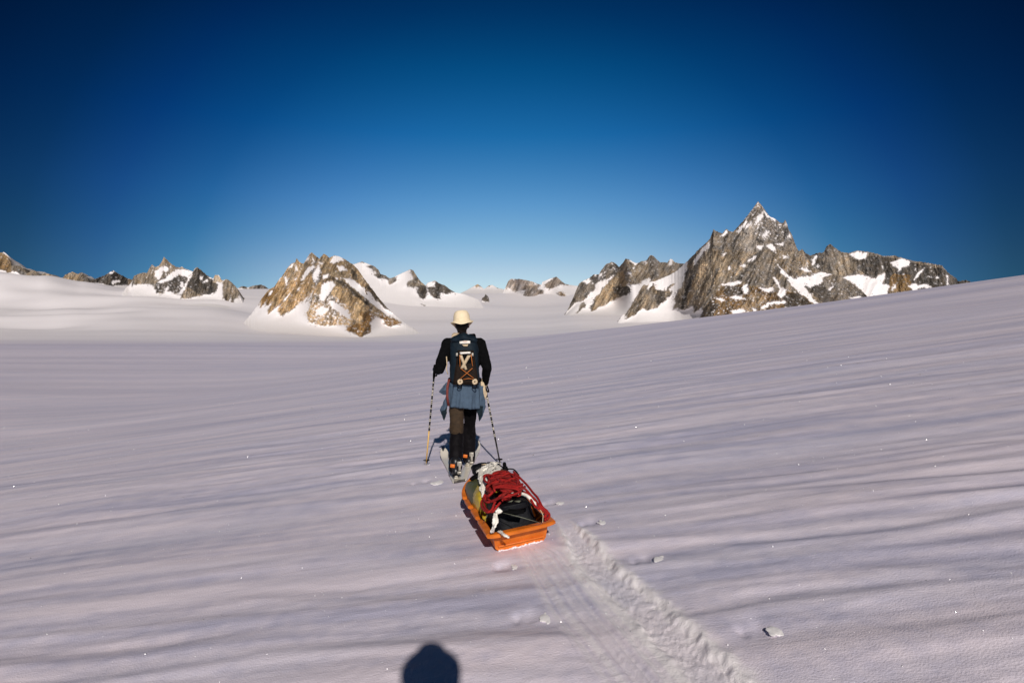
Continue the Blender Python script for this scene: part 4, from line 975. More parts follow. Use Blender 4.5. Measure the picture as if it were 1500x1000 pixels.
# trousers: brown thigh on the left leg, black elsewhere
organic('brown_trouser_leg', [limb_geo([hc - (0, 0, 0.02), hc - (0.05, 0, -0.05)], [(0.13, 0.125), (0.13, 0.12)], 16), legs_geo(J, 'l', (0.102, 0.092, 0.082, 0.074, 0.072), 0.12)], M_TROU, per, 0.010, 5, 0.022, 0.09, clip=[((0, 0, 0.46), (0, 0, -1)), ((0.053, 0, 0), (1, 0, 0))], disp2=0.005)
organic('black_trouser_leg', [limb_geo([hc - (0, 0, 0.02), hc - (-0.05, 0, -0.05)], [(0.13, 0.125), (0.13, 0.12)], 16), legs_geo(J, 'r', (0.102, 0.092, 0.076, 0.072, 0.070), 0.9)], M_TROUB, per, 0.010, 5, 0.022, 0.09, clip=[((0.050, 0, 0), (-1, 0, 0))], disp2=0.005)
for sd in 'lr':
    kn, an = np.array(J['kn' + sd]), np.array(J['an' + sd])
    organic('gaiter', [limb_geo([kn + (0, 0, -0.02), kn * .7 + an * .3, kn * .3 + an * .7, an + (0, 0.005, -0.035)], [0.074, 0.079, 0.076, 0.074], 16)], M_GAIT, per, 0.010, 4, 0.016, 0.07, disp2=0.005)
    ft = np.array(J['ft' + sd])
    d = (ft - an); d[2] = 0; d /= np.linalg.norm(d); rt = np.array([d[1], -d[0], 0])
    q = lambda a, b, c: an + d * a + rt * b + np.array([0, 0, c])
    b = organic('boot', [limb_geo([q(-0.01, 0, 0.04), q(-0.012, 0, -0.03)], [(0.062, 0.066), (0.056, 0.062)], 14), limb_geo([q(-0.045, 0, -0.062), q(0.07, 0, -0.062), q(0.20, 0, -0.066)], [(0.046, 0.040), (0.052, 0.042), (0.045, 0.032)], 14, ref=(0, 0, 1))], M_BOOT, per, 0.008, 3)
    part('heel_tab', box_geo(q(-0.072, -0.038, 0.012), (0.050, 0.018, 0.038), Matrix.Rotation(0.12, 3, 'Y')), M_ORANGE, b, 0.006, label='orange plastic tab at the back of the boot')
    part('heel_lever', join(box_geo(q(-0.082, 0.036, 0.035), (0.050, 0.026, 0.050)), box_geo(q(-0.086, 0.038, -0.01), (0.026, 0.018, 0.060)), box_geo(q(-0.080, 0.036, -0.062), (0.046, 0.022, 0.030))), M_GREYP, b, 0.006)
    part('boot_sole', limb_geo([q(-0.075, 0, -0.108), q(0.05, 0, -0.108), q(0.215, 0, -0.108)], [(0.034, 0.012), (0.044, 0.012), (0.036, 0.012)], 10, ref=(0, 0, 1)), M_BOOT, b)
# tan glove on the right hand with a pale cuff
gl = organic('glove', [ (np.array([np.array(J['wrr']) + (v - np.array(J['wrr'])) * 1.0 for v in g[0]]), g[1]) for g in hand_geo(J['wrr'], J['hfr'], J['hpr'], 1.2, 1.22, -1)], M_GLOVE, per, 0.006, 2)
part('glove_cuff', limb_geo([np.array(J['wrr']) + (0.0, -0.03, 0.045), np.array(J['wrr']) + (0, 0.0, -0.005)], [0.043, 0.038], 14), M_WEB, per)
# hair, hat
hd = np.array(J['head'])
organic('hair', [ell_geo(hd + (0.0, -0.022, 0.010), (0.083, 0.088, 0.098)), limb_geo([hd + (0, -0.045, -0.02), hd + (0, -0.040, -0.085)], [(0.064, 0.050), (0.054, 0.040)], 12)], M_HAIR, per, 0.008, 2, 0.012, 0.03, clip=[(tuple(hd + (0, 0.045, 0)), (0, 1, 0))])
def hat_geo(c, rx, ry, hgt, brim, drop, thick=0.004, lift=0.35, crown_top=0.80, n=40):
    prof = [(brim, -drop), (brim * 0.93, -drop * 0.72), (1.18, -0.012), (1.02, 0.0), (1.0, hgt * 0.30), (0.97, hgt * 0.62), (crown_top + 0.08, hgt * 0.88), (crown_top - 0.06, hgt * 0.985), (0.45, hgt), (0.12, hgt * 0.985)]
    V, Fc = [], []
    def pt(r, z, a, off):
        wv = (0.010 * math.sin(2 * a + 0.9) + 0.006 * math.sin(5 * a)) * max(0, (r - 1.0)) / (brim - 1.0)
        side = lift * abs(math.cos(a)) ** 3 * max(0, (r - 1.05)) / (brim - 1.05) * 0.045
        rr = r + off / rx
        return np.array(c) + (rx * rr * math.cos(a), ry * rr * math.sin(a), z + wv + side + (off if z > hgt * 0.9 else 0))
    rings = [(r, z, 0) for r, z in prof] + [(r, z, -thick) for r, z in prof[::-1]]
    for r, z, off in rings:
        for k in range(n):
            V.append(pt(r, z, 2 * math.pi * k / n, off))
    m = len(rings)
    for i in range(m - 1):
        if i == len(prof) - 1: continue
        for k in range(n):
            Fc.append([i * n + k, i * n + (k + 1) % n, (i + 1) * n + (k + 1) % n, (i + 1) * n + k])
    for k in range(n):
        Fc.append([(m - 1) * n + k, (m - 1) * n + (k + 1) % n, (k + 1) % n, k])
    i = len(prof) - 1
    Fc.append([i * n + k for k in range(n)]); Fc.append([(i + 1) * n + k for k in range(n)][::-1])
    return V, Fc
HT = part('sun_hat', hat_geo(hd + (0.002, -0.012, 0.045), 0.097, 0.106, 0.122, 1.46, 0.046, lift=0.55, crown_top=0.72), M_HAT, per, subsurf=1)
# hat pushed back: brim lower behind
HT.matrix_local = Matrix.Translation(Vector(hd)) @ Matrix.Rotation(math.radians(-7), 4, 'X') @ Matrix.Rotation(math.radians(-5), 4, 'Y') @ Matrix.Translation(-Vector(hd))
hb = [hd + (0.002 + 0.097 * math.cos(a), -0.012 + 0.107 * math.sin(a), 0.060) for a in np.linspace(0, 2 * math.pi, 33)[:-1]]
part('hat_band', tube_geo(hb, [(0.0035, 0.010)] * 32, 6, ref=(0, 0, 1), closed=True), M_HAT, HT)
for e in (-1, 1):
    part('eye', ell_geo(hd + (e * 0.031, 0.078, 0.004), (0.013, 0.012, 0.010)), M_GLASS, per)

# slate-blue jacket tied round the waist
def skirt_geo():
    V, Fc = [], []; n, m = 84, 14
    c = np.array([0.062, 0.085, 0])
    for layer in (0, 1):
        for i in range(m + 1):
            v = i / m
            for k in range(n):
                a = 2 * math.pi * k / n                    # 0 = right, 3pi/2 = behind
                back = max(0.0, -math.sin(a))
                z1 = 0.745 + 0.012 * math.sin(3 * a) + 0.02 * math.sin(a * 2 + 1) + (0.10 if math.sin(a) > 0.3 else 0)
                z = 1.045 * (1 - v) + z1 * v
                fl = 0.013 * math.sin(11 * a + 2.2 * v) * v ** 0.7 + 0.008 * math.sin(23 * a + 3 * v + 1) * v + 0.007 * float(pn(a * 5, v * 5, 7))
                rx = 0.178 + 0.026 * v + fl - layer * 0.005; ry = 0.135 + 0.030 * v * (0.3 + back) + fl - layer * 0.005
                V.append(c + (rx * math.cos(a), ry * math.sin(a), z))
    L = (m + 1) * n
    for i in range(m):
        for k in range(n):
            q = [i * n + k, i * n + (k + 1) % n, (i + 1) * n + (k + 1) % n, (i + 1) * n + k]
            Fc.append(q); Fc.append([L + j for j in q[::-1]])
    for i in (0, m):
        for k in range(n):
            Fc.append([i * n + k, i * n + (k + 1) % n, L + i * n + (k + 1) % n, L + i * n + k])
    return V, Fc
jk = part('tied_jacket', skirt_geo(), M_SLATE, per)
Y1 = 6.88
def flap(name, pts, mt, thick=0.016, bulge=0.03, parent=jk, dy=0.0):
    """a hanging piece of cloth: outline in photo pixels, hung at the hip with folds"""
    P = [sk(px, py, Y1 + dy + (yy if yy else 0)) for px, py, yy in pts]
    c = sum(P) / len(P)
    V = [p + (0, -thick / 2, 0) for p in P] + [p + (0, thick / 2, 0) for p in P] + [c + (0, -thick / 2 - bulge, 0), c + (0, thick / 2 + bulge * .5, 0)]
    n = len(P); Fc = []
    for i in range(n):
        j = (i + 1) % n
        Fc += [[i, j, 2 * n], [n + j, n + i, 2 * n + 1], [i, n + i, n + j, j]]
    o = part(name, (V, Fc), mt, parent, smooth=True)
    m = o.modifiers.new('s', 'SUBSURF'); m.subdivision_type = 'SIMPLE'; m.levels = m.render_levels = 3
    d = o.modifiers.new('d', 'DISPLACE'); d.texture = cloud(0.05); d.strength = 0.022
    return o
zP = zm(600, 440, 5.5556)
def zfl(pts): return [(a, b, c) for (a, b), c in zip(zP([(x, y) for x, y, _ in pts]), [q[2] for q in pts])]
flap('sleeve_bundle', zfl([(300, 668, 0), (275, 690, 0.02), (243, 742, 0.03), (275, 768, 0.02), (318, 760, 0), (330, 700, 0)]), M_SLATE, 0.03, 0.04)
flap('jacket_tail', zfl([(300, 770, 0), (270, 840, 0.02), (247, 892, 0.04), (262, 935, 0.03), (280, 978, 0.02), (296, 930, 0), (306, 860, 0), (322, 800, 0)]), M_SLATE, 0.02, 0.03)
flap('jacket_tail', zfl([(545, 700, 0), (600, 695, 0.02), (612, 760, 0.04), (618, 862, 0.05), (596, 935, 0.04), (566, 985, 0.02), (562, 930, 0), (538, 862, 0), (535, 780, 0)]), M_SLATE, 0.02, 0.03)
flap('jacket_lining', zfl([(255, 900, -0.02), (280, 975, -0.02), (300, 925, -0.02), (304, 868, -0.02), (285, 890, -0.02)]), M_TEALD, 0.008, 0.006, dy=-0.02)
flap('jacket_lining', zfl([(540, 858, -0.02), (566, 975, -0.02), (590, 920, -0.02), (598, 860, -0.02)]), M_TEALD, 0.008, 0.006, dy=-0.02)
flap('knotted_sleeve', zfl([(576, 655, 0), (602, 665, 0), (618, 720, 0), (632, 760, 0.02), (612, 815, 0.02), (598, 770, 0), (585, 720, 0)]), M_WEB, 0.02, 0.02, dy=0.03)
part('hip_strap', ribbon_geo([sk(*zP([(322, 640)])[0], 6.83), sk(*zP([(308, 700)])[0], 6.81), sk(*zP([(306, 780)])[0], 6.80), sk(*zP([(318, 858)])[0], 6.81)], 0.026, 0.006, n_ref=(0, -1, 0)), M_DRED, per)

# ------------------------------------------------------------------ backpack (worn, a thing of its own)
pack = empty('backpack', Matrix.Translation(S0), 'dark teal climbing backpack with tan cross straps and orange cord, worn by the skier', 'backpack')
YP = 6.765
def pk(zx, zy, dy=0.0):
    (px, py), = zP([(zx, zy)])
    return sk(px, py, YP + dy)
def pack_body_geo():
    rows = [(282, 395, 500, 0.05), (300, 345, 535, 0.07), (350, 328, 556, 0.085), (400, 332, 560, 0.09), (480, 330, 562, 0.095), (560, 326, 566, 0.10), (630, 326, 570, 0.10), (672, 340, 566, 0.09), (694, 380, 550, 0.06)]
    V, Fc = [], []; n = 20
    for zy, xa, xb, dep in rows:
        a, b = pk(xa, zy, 0.10), pk(xb, zy, 0.10)
        c = (a + b) / 2; rx = (b[0] - a[0]) / 2
        for k in range(n):
            w = 2 * math.pi * k / n
            cx, sy = math.cos(w), math.sin(w)
            ex = math.copysign(abs(cx) ** 0.7, cx) * rx; ey = math.copysign(abs(sy) ** 0.75, sy) * (dep + 0.02)
            V.append(c + (ex, ey, 0))
    m = len(rows)
    for i in range(m - 1):
        for k in range(n):
            Fc.append([i * n + k, i * n + (k + 1) % n, (i + 1) * n + (k + 1) % n, (i + 1) * n + k])
    Fc.append(list(range(n))); Fc.append([(m - 1) * n + k for k in range(n)][::-1])
    return V, Fc
pb = part('pack_body', pack_body_geo(), M_NAVY, pack, subsurf=2)
d = pb.modifiers.new('d', 'DISPLACE'); d.texture = cloud(0.06); d.strength = 0.02
# lid
lid = organic('lid', [limb_geo([pk(372, 322, 0.09), pk(445, 300, 0.06), pk(515, 322, 0.09)], [(0.10, 0.048), (0.11, 0.06), (0.10, 0.048)], 16, ref=(0, 0, 1))], M_NAVY, pack, 0.010, 4, 0.012, 0.06)
def panel(name, quad, dy, thick, mt, parent=None, n=8, bul=0.02):
    """front panel following the pack's bulge"""
    (a, b, c, d_) = quad
    V, Fc = [], []
    for L in (0, 1):
        for i in range(n + 1):
            for j in range(n + 1):
                u, v = j / n, i / n
                x = (a[0] * (1 - u) + b[0] * u) * (1 - v) + (d_[0] * (1 - u) + c[0] * u) * v
                y = (a[1] * (1 - u) + b[1] * u) * (1 - v) + (d_[1] * (1 - u) + c[1] * u) * v
                V.append(pk(x, y, dy + L * thick - bul * math.sin(math.pi * min(1, max(0, u))) * (0.5 + 0.5 * math.sin(math.pi * v))))
    N = (n + 1) ** 2
    for i in range(n):
        for j in range(n):
            q = [i * (n + 1) + j, i * (n + 1) + j + 1, (i + 1) * (n + 1) + j + 1, (i + 1) * (n + 1) + j]
            Fc += [q, [N + k for k in q[::-1]]]
    rim = [j for j in range(n + 1)] + [(i + 1) * (n + 1) + n for i in range(n)] + [n * (n + 1) + n - 1 - j for j in range(n)] + [(n - 1 - i) * (n + 1) for i in range(n - 1)]
    for i in range(len(rim)):
        p, q = rim[i], rim[(i + 1) % len(rim)]
        Fc.append([p, q, N + q, N + p])
    return part(name, (V, Fc), mt, parent or pack)
panel('front_pocket', [(392, 405), (520, 405), (566, 684), (352, 684)], -0.025, 0.06, M_PACKB)
panel('pocket_opening', [(398, 432), (512, 432), (520, 520), (392, 520)], -0.032, 0.02, M_BLACK)
panel('white_label', [(405, 318), (495, 318), (493, 350), (406, 352)], -0.012, 0.006, M_WHITE, bul=0.012)
panel('label_print', [(416, 329), (486, 329), (485, 338), (416, 339)], -0.0135, 0.006, M_ORC, bul=0.012)
panel('white_bar', [(408, 420), (495, 416), (496, 432), (412, 438)], -0.042, 0.010, M_WHITE)
panel('grab_loop', [(425, 358), (478, 356), (470, 374), (440, 374)], -0.016, 0.008, M_WEB, bul=0.012)
panel('cross_strap', [(402, 446), (428, 444), (470, 560), (450, 568)], -0.052, 0.006, M_WEB, bul=0.022)
panel('cross_strap', [(470, 446), (500, 446), (438, 556), (412, 550)], -0.060, 0.006, M_WEB, bul=0.022)
def cord(name, pts, r, mt, parent, dy=-0.048, bul=True):
    P = [pk(x, y, dy - 0.016 * math.sin(math.pi * np.clip((x - 340) / 230, 0, 1))) for x, y in pts]
    return part(name, tube_geo(P, r, 6), mt, parent)
cord('orange_cord', [(410, 440), (409, 490), (411, 540)], 0.0042, M_ORC, pack)
cord('orange_cord', [(500, 436), (507, 490), (512, 535)], 0.0042, M_ORC, pack)
cord('orange_cord', [(415, 552), (468, 592), (522, 632)], 0.0042, M_ORC, pack, dy=-0.050)
cord('orange_cord', [(512, 550), (465, 592), (412, 636)], 0.0042, M_ORC, pack, dy=-0.055)
cord('orange_cord', [(436, 642), (480, 634), (516, 640)], 0.0042, M_ORC, pack)
for cx in (411, 531):
    rr = [pk(cx + 14 * math.cos(a), 661 + 15 * math.sin(a) + 2 * math.cos(3 * a), -0.045) for a in np.linspace(0, 2 * math.pi, 19)[:-1]]
    part('tool_patch', tube_geo(rr, [(0.013, 0.010)] * 18, 8, ref=(0, 1, 0), closed=True), M_WEB, pack)
for cx in (407, 528):
    rr = [pk(cx + 17 * math.cos(a), 698 + 17 * math.sin(a), -0.04) for a in np.linspace(0, 2 * math.pi, 17)[:-1]]
    part('axe_loop', tube_geo(rr, 0.006, 6, ref=(0, 1, 0), closed=True), M_BLACK, pack)
for cx in (385, 512):
    part('buckle', box_geo(pk(cx, 440, -0.045), (0.022, 0.012, 0.035)), M_GREYP, pack, 0.003)
part('shoulder_strap', ribbon_geo(smooth_path([pk(365, 330, 0.06), pk(362, 285, 0.10), pk(385, 268, 0.20), pk(370, 300, 0.36), pk(380, 420, 0.47)], 5), 0.055, 0.012, n_ref=(0, -0.5, 0.9)), M_WEB, pack, label='pale shoulder strap')
part('shoulder_strap', ribbon_geo(smooth_path([pk(515, 330, 0.06), pk(520, 290, 0.10), pk(505, 275, 0.20), pk(515, 300, 0.36), pk(505, 420, 0.47)], 5), 0.055, 0.012, n_ref=(0, -0.5, 0.9)), M_BLACK, pack)
part('hip_belt', tube_geo([np.array([0.06 + 0.185 * math.cos(a), 0.10 + 0.145 * math.sin(a), 1.045]) for a in np.linspace(0, 2 * math.pi, 33)[:-1]], [(0.012, 0.028)] * 32, 8, ref=(0, 0, 1), closed=True), M_BLACK, pack)
cord('side_strap', [(300, 455), (305, 520), (298, 560), (312, 600)], 0.006, M_WEB, pack, dy=0.05)

# ------------------------------------------------------------------ ski poles
def pole(top, tip, label, low_mat, split):
    top, tip = np.array(top, float), np.array(tip, float)
    o = empty('ski_pole', Matrix.Translation(Vector(tip)), label, 'ski pole', 'ski poles of the skier')
    d = top - tip; L = np.linalg.norm(d); d /= L
    g = lambda a: d * a
    part('shaft', tube_geo([g(0.03), g(L * split)], [0.0085, 0.0095], 10), low_mat, o)
    part('upper_shaft', tube_geo([g(L * split - 0.01), g(L - 0.14)], [0.0105, 0.0105], 10), M_PBLK, o)
    rng = random.Random(3)
    a = L * split + 0.03
    while a < L - 0.17:
        w = rng.uniform(0.005, 0.016)
        part('shaft_mark', tube_geo([g(a), g(a + w)], [0.0112, 0.0112], 10), M_PWHT, o)
        a += w + rng.choice([0.008, 0.012, 0.03, 0.05])
    part('grip', limb_geo([g(L - 0.15), g(L - 0.10), g(L - 0.05), g(L)], [0.014, 0.017, 0.015, 0.018], 12), M_BLACK, o)
    tx = np.array([1.0, 0, 0]); 
    part('wrist_strap', ribbon_geo(smooth_path([g(L), g(L) + (0.03, -0.03, -0.03), g(L - 0.12) + (0.035, -0.045, 0), g(L - 0.10)], 5), 0.016, 0.003, n_ref=(0, -1, 0)), M_BLACK, o)
    bk = [g(0.065) + (0.036 * math.cos(t), 0.036 * math.sin(t), 0) for t in np.linspace(0, 2 * math.pi, 17)[:-1]]
    b = part('basket', tube_geo(bk, 0.004, 6, ref=(0, 0, 1), closed=True), M_BLACK, o)
    for t in range(3):
        part('basket_spoke', tube_geo([g(0.065), g(0.065) + (0.036 * math.cos(t * 2.1), 0.036 * math.sin(t * 2.1), 0)], 0.0035, 6), M_BLACK, b)
    part('tip', tube_geo([g(-0.02), g(0.04)], [0.003, 0.008], 8), M_GREYP, o)
    return o
wl_, wr_ = np.array(J['wrl']), np.array(J['wrr'])
def gpz(px, py):
    p = gp(px, py); p[2] = surf(p[0], p[1]); return p
tipL = gpz(624, 683)
gripL = np.array(S0) + wl_ + (-0.026, 0.075, 0.035)
pole(gripL, tipL, 'left ski pole with a bare amber lower shaft, planted left of the skier', M_YEL, 0.36)
tipR = gpz(733, 681)
gripR = np.array(S0) + wr_ + (-0.012, 0.045, 0.02)
pole(gripR, tipR, 'right ski pole, black and cream to its tip, planted just beyond the sled', M_PBLK, 0.30)

# ------------------------------------------------------------------ skis
def ski(boot, yaw, tail, front, label, pitch=0.0, roll=0.0, w=0.10):
    base = Vector(boot)
    M = Matrix.Translation(base) @ Matrix.Rotation(yaw, 4, 'Z') @ Matrix.Rotation(roll, 4, 'Y') @ Matrix.Rotation(pitch, 4, 'X')
    o = empty('ski', M, label, 'ski', 'pair of skis under the skier')
    N = 40; V, Fc = [], []
    for i in range(N + 1):
        y = -tail + (front + tail) * i / N
        t = (y + tail) / (front + tail)
        wid = w * (1 - 0.14 * math.sin(math.pi * min(1, t / 0.9)) + 0.06 * t)
        if t > 0.90: wid *= math.sqrt(max(0.02, 1 - ((t - 0.90) / 0.10) ** 2))
        if t < 0.03: wid *= 0.80 + 0.20 * t / 0.03
        z = 0.0
        if t > 0.80: z = 0.11 * ((t - 0.80) / 0.20) ** 1.8
        th = 0.008 + 0.010 * math.sin(math.pi * min(1, max(0, t))) 
        for x, zz in ((-wid / 2, 0.0), (-wid / 2, 0.004), (-wid / 2 + 0.006, th), (wid / 2 - 0.006, th), (wid / 2, 0.004), (wid / 2, 0.0)):
            V.append((x, y, z + zz))
    for i in range(N):
        for k in range(6):
            Fc.append([i * 6 + k, i * 6 + (k + 1) % 6, (i + 1) * 6 + (k + 1) % 6, (i + 1) * 6 + k])
    Fc.append(list(range(6))); Fc.append([N * 6 + k for k in range(6)][::-1])
    part('ski_blade', (V, Fc), M_SKI, o)
    part('tail_protector', box_geo((0, -tail + 0.008, 0.008), (w * 0.72, 0.028, 0.016)), M_EDGE, o, 0.003)
    part('toe_binding', join(box_geo((0, 0.19, 0.030), (0.055, 0.06, 0.034)), box_geo((0, 0.13, 0.022), (0.070, 0.03, 0.016))), M_EDGE, o, 0.005)
    part('heel_binding', join(box_geo((0, -0.12, 0.028), (0.050, 0.075, 0.024)), box_geo((0, -0.145, 0.046), (0.030, 0.03, 0.020))), M_GREYP, o, 0.005)
    return o
al, ar = np.array(S0) + J['anl'], np.array(S0) + J['anr']
zl = surf(al[0], al[1]); zr = surf(ar[0], ar[1])
ski((al[0] - 0.005, al[1] + 0.02, zl + 0.012), math.radians(12.0), 0.22, 1.30, 'cream ski under the left boot, its rounded tip turned out to the left', pitch=math.radians(-1.0), roll=-math.atan(SLOPE), w=0.105)
ski((ar[0] + 0.0, ar[1] + 0.02, zr + 0.010), math.radians(-2.0), 0.78, 1.05, 'cream ski under the right boot, its broad tail pointing back at the sled', roll=-math.atan(SLOPE), w=0.118)

# ------------------------------------------------------------------ sled
P_S = dict(x=0.084, y=4.155, yaw=0.238)
sf_ = Vector((-math.sin(P_S['yaw']), math.cos(P_S['yaw']), 0)); sf_.z = SLOPE * sf_.x; sf_.normalize()
sn_ = Vector((-SLOPE, 0, 1)).normalized()
sr_ = sf_.cross(sn_)
so_ = Vector((P_S['x'], P_S['y'], SLOPE * P_S['x'] + 0.002))
M_SL = Matrix(((sr_.x, sf_.x, sn_.x, so_.x), (sr_.y, sf_.y, sn_.y, so_.y), (sr_.z, sf_.z, sn_.z, so_.z), (0, 0, 0, 1)))   # local x right, y forward, z up
M_SLI = M_SL.inverted()
z3 = zm(650, 660, 6.25)
def sl(zx, zy, h):
    """sled-local point under a spot of the photo, h above the sled's bottom"""
    (px, py), = z3([(zx, zy)])
    o = M_SLI @ Vector((0, 0, ZC)); p = M_SLI @ Vector(at(px, py, 4.0))
    d = p - o
    return np.array(o + d * ((h - o.z) / d.z))
sled = empty('sled', M_SL, 'orange plastic expedition sled loaded with bags, pulled behind the skier', 'sled')
LEN, WR, WB, HR = 1.42, 0.490, 0.36, 0.162
def sled_shell():
    # stations along the length: half width of rim and bottom, heights
    V, Fc = [], []
    N = 48
    for i in range(N + 1):
        y = LEN * i / N
        t = i / N
        nose = max(0.0, (t - 0.72) / 0.28)
        wr = WR / 2 * (1 - 0.55 * nose ** 2.4); wb = WB / 2 * (1 - 0.5 * nose ** 2)
        zb = 0.0 + 0.17 * nose ** 1.8
        if y < 0.09: zb = 0.0
        zr_ = HR + 0.07 * nose ** 1.5
        notch = 0.0
        for c in (0.40, 0.72, 1.02):
            notch = max(notch, math.exp(-((y - c) / 0.038) ** 6))
        fl = 0.042 * (1 - 0.75 * notch) * (1 - 0.5 * nose)
        zr_ -= 0.012 * notch
        ri = wr - 0.042 * (1 - 0.5 * nose)
        y_b = max(y, 0.075)
        ring = [(-ri - fl, zr_ - 0.018, y), (-ri - fl, zr_ - 0.004, y), (-ri - fl + 0.006, zr_, y), (-ri, zr_, y), (-ri + 0.006, zr_ - 0.006, y),
                (-wb - 0.004, zb + 0.030, y_b), (-wb + 0.02, zb + 0.006, y_b), (-wb * 0.55, zb + 0.004, y_b), (-wb * 0.45, zb + 0.012, y_b), (0, zb + 0.012, y_b)]
        ring = ring + [(-a, b, c) for a, b, c in ring[:-1][::-1]]
        for a, b, c in ring: V.append((a, c, b))
    n = 19
    for i in range(N):
        for k in range(n - 1):
            Fc.append([i * n + k, i * n + k + 1, (i + 1) * n + k + 1, (i + 1) * n + k])
    return V, Fc
sb = part('hull', sled_shell(), M_SLED, sled, smooth=False)
m = sb.modifiers.new('s', 'SOLIDIFY'); m.thickness = 0.006; m.offset = 0
# rear transom: rim flange and recessed wall
ri = WR / 2 - 0.042
tv = []
for x_, (ya, za) in [(x, p) for x in np.linspace(-1, 1, 25) for p in ((-0.052, HR - 0.020), (-0.055, HR - 0.004), (-0.048, HR), (0.004, HR), (0.010, HR - 0.008), (0.075, 0.030), (0.082, 0.004))]:
    e = abs(x_) ** 6
    hw = {-0.052: WR / 2, -0.055: WR / 2, -0.048: WR / 2 - 0.004, 0.004: ri, 0.010: ri - 0.004, 0.075: WB / 2 + 0.002, 0.082: WB / 2 - 0.02}[ya]
    cut = 0.035 * e if ya < 0 else 0
    tv.append((x_ * hw * 1.0, ya + cut, za))
tf = [[i * 7 + k, i * 7 + k + 1, (i + 1) * 7 + k + 1, (i + 1) * 7 + k] for i in range(24) for k in range(6)]
tr = part('transom', (tv, tf), M_SLED, sled, smooth=False)
m = tr.modifiers.new('s', 'SOLIDIFY'); m.thickness = 0.006; m.offset = 0
rs_ = random.Random(5)
organic('packed_snow', [ell_geo((-0.16 + 0.32 * i / 25, 0.070 + rs_.uniform(-.004, .008), 0.006 + rs_.uniform(-.004, .004)), (0.010, rs_.uniform(.004, .014), rs_.uniform(.003, .009))) for i in range(26)], mat('sled_snow', (0.86, 0.82, 0.82), 0.6, 0.03, 60, 0.5), sled, 0.004, 1, 0.004, 0.02)
part('rear_ledge', box_geo((0, 0.052, 0.045), (WB * 0.93, 0.012, 0.010)), M_SLED, sled, 0.003)
for sx in (-1, 1):
    part('runner', tube_geo([(sx * 0.11, 0.08, 0.0), (sx * 0.11, 1.0, 0.0), (sx * 0.10, 1.2, 0.05)], [(0.014, 0.006)] * 3, 8, ref=(0, 0, 1)), M_SLED, sled)

def bag_geo(c, s, e=0.5, n=40, m=26, taper=(0, 0), lump=0.0, seed=0, rot=None, wr=0.0):
    """soft-cornered bag: superellipsoid with creases. s = half sizes"""
    V, Fc = [], []
    sg = lambda v, p: math.copysign(abs(v) ** p, v)
    c = np.array(c, float)
    for i in range(m + 1):
        a = math.pi * i / m
        for k in range(n):
            w = 2 * math.pi * k / n
            x = sg(math.sin(a), e) * sg(math.cos(w), e); y = sg(math.sin(a), e) * sg(math.sin(w), e); z = sg(math.cos(a), e)
            q = 1 + lump * float(pn(x * 1.7 + seed, y * 1.7 + z * 1.3, seed)) + wr * (abs(float(pn(x * 5 + 3 * z, y * 5 + seed, seed + 3))) - 0.2)
            x *= 1 - taper[0] * (z + 1) / 2; y *= 1 - taper[1] * (z + 1) / 2
            p = Vector((x * s[0] * q, y * s[1] * q, z * s[2] * q))
            if rot is not None: p = rot @ p
            V.append(c + np.array(p))
    for i in range(m):
        for k in range(n):
            Fc.append([i * n + k, (i + 1) * n + k, (i + 1) * n + (k + 1) % n, i * n + (k + 1) % n])
    return V, Fc
def sthing(name, label, cat, group=None):
    return empty(name, M_SL.copy(), label, cat, group)
# black duffel at the rear
du = sthing('duffel_bag', 'black duffel bag filling the rear of the orange sled', 'bag')
part('bag_body', bag_geo((0.0, 0.345, 0.165), (0.180, 0.235, 0.142), 0.42, taper=(0.26, 0.28), lump=0.07, seed=4, wr=0.05), M_BAG, du)
a, b_ = sl(505, 545, 0.27), sl(745, 555, 0.27)
part('zip_flap', ribbon_geo([sl(520, 545, 0.285), sl(620, 556, 0.29), sl(735, 556, 0.285)], 0.035, 0.008, n_ref=(0, -0.5, 0.9), fold=0.003), M_BLACK, du)
part('top_pocket', bag_geo(tuple((sl(640, 500, 0.30)) + (0, 0.02, 0)), (0.105, 0.075, 0.028), 0.5, lump=0.05, seed=9), M_BAG, du)
part('cloth_label', ribbon_geo([sl(590, 462, 0.335), sl(630, 458, 0.338)], 0.028, 0.004), M_ZIP, du)
part('cloth_label', ribbon_geo([sl(655, 458, 0.338), sl(700, 462, 0.335)], 0.028, 0.004), M_ZIP, du)
# olive and yellow dry bag on the left
yb = sthing('dry_bag', 'olive dry bag with a shiny yellow side, lying on the left of the sled', 'bag')
part('olive_end', bag_geo((-0.098, 0.93, 0.17), (0.118, 0.30, 0.125), 0.66, lump=0.10, seed=12, wr=0.06), M_OLIVE, yb)
part('yellow_side', bag_geo((-0.082, 0.70, 0.165), (0.122, 0.20, 0.135), 0.66, lump=0.10, seed=14, wr=0.10), M_YBAG, yb)
# olive-brown bag right and front
ob = sthing('stuff_sack', 'long olive-brown sack along the front right of the sled', 'bag')
part('sack_body', bag_geo((0.095, 0.98, 0.185), (0.135, 0.36, 0.13), 0.70, lump=0.10, seed=22, wr=0.06), M_OBRN, ob)
part('seam_cord', tube_geo(smooth_path([sl(400, 108, 0.30), sl(470, 108, 0.32), sl(560, 160, 0.33), sl(640, 170, 0.30), sl(690, 225, 0.24)], 5), 0.006, 6), M_BLACK, ob)
bt = sthing('water_bottle', 'small black bottle cap sticking up behind the red rope', 'bottle')
p0 = sl(566, 168, 0.30)
part('bottle_body', limb_geo([p0 + (0, 0.03, -0.06), p0 + (0, 0.02, 0.0)], [0.030, 0.028], 14), M_BAG, bt)
part('bottle_cap', limb_geo([p0 + (0, 0.02, 0.015), p0 + (0, 0.018, 0.045)], [0.017, 0.017], 12), M_BLACK, bt)
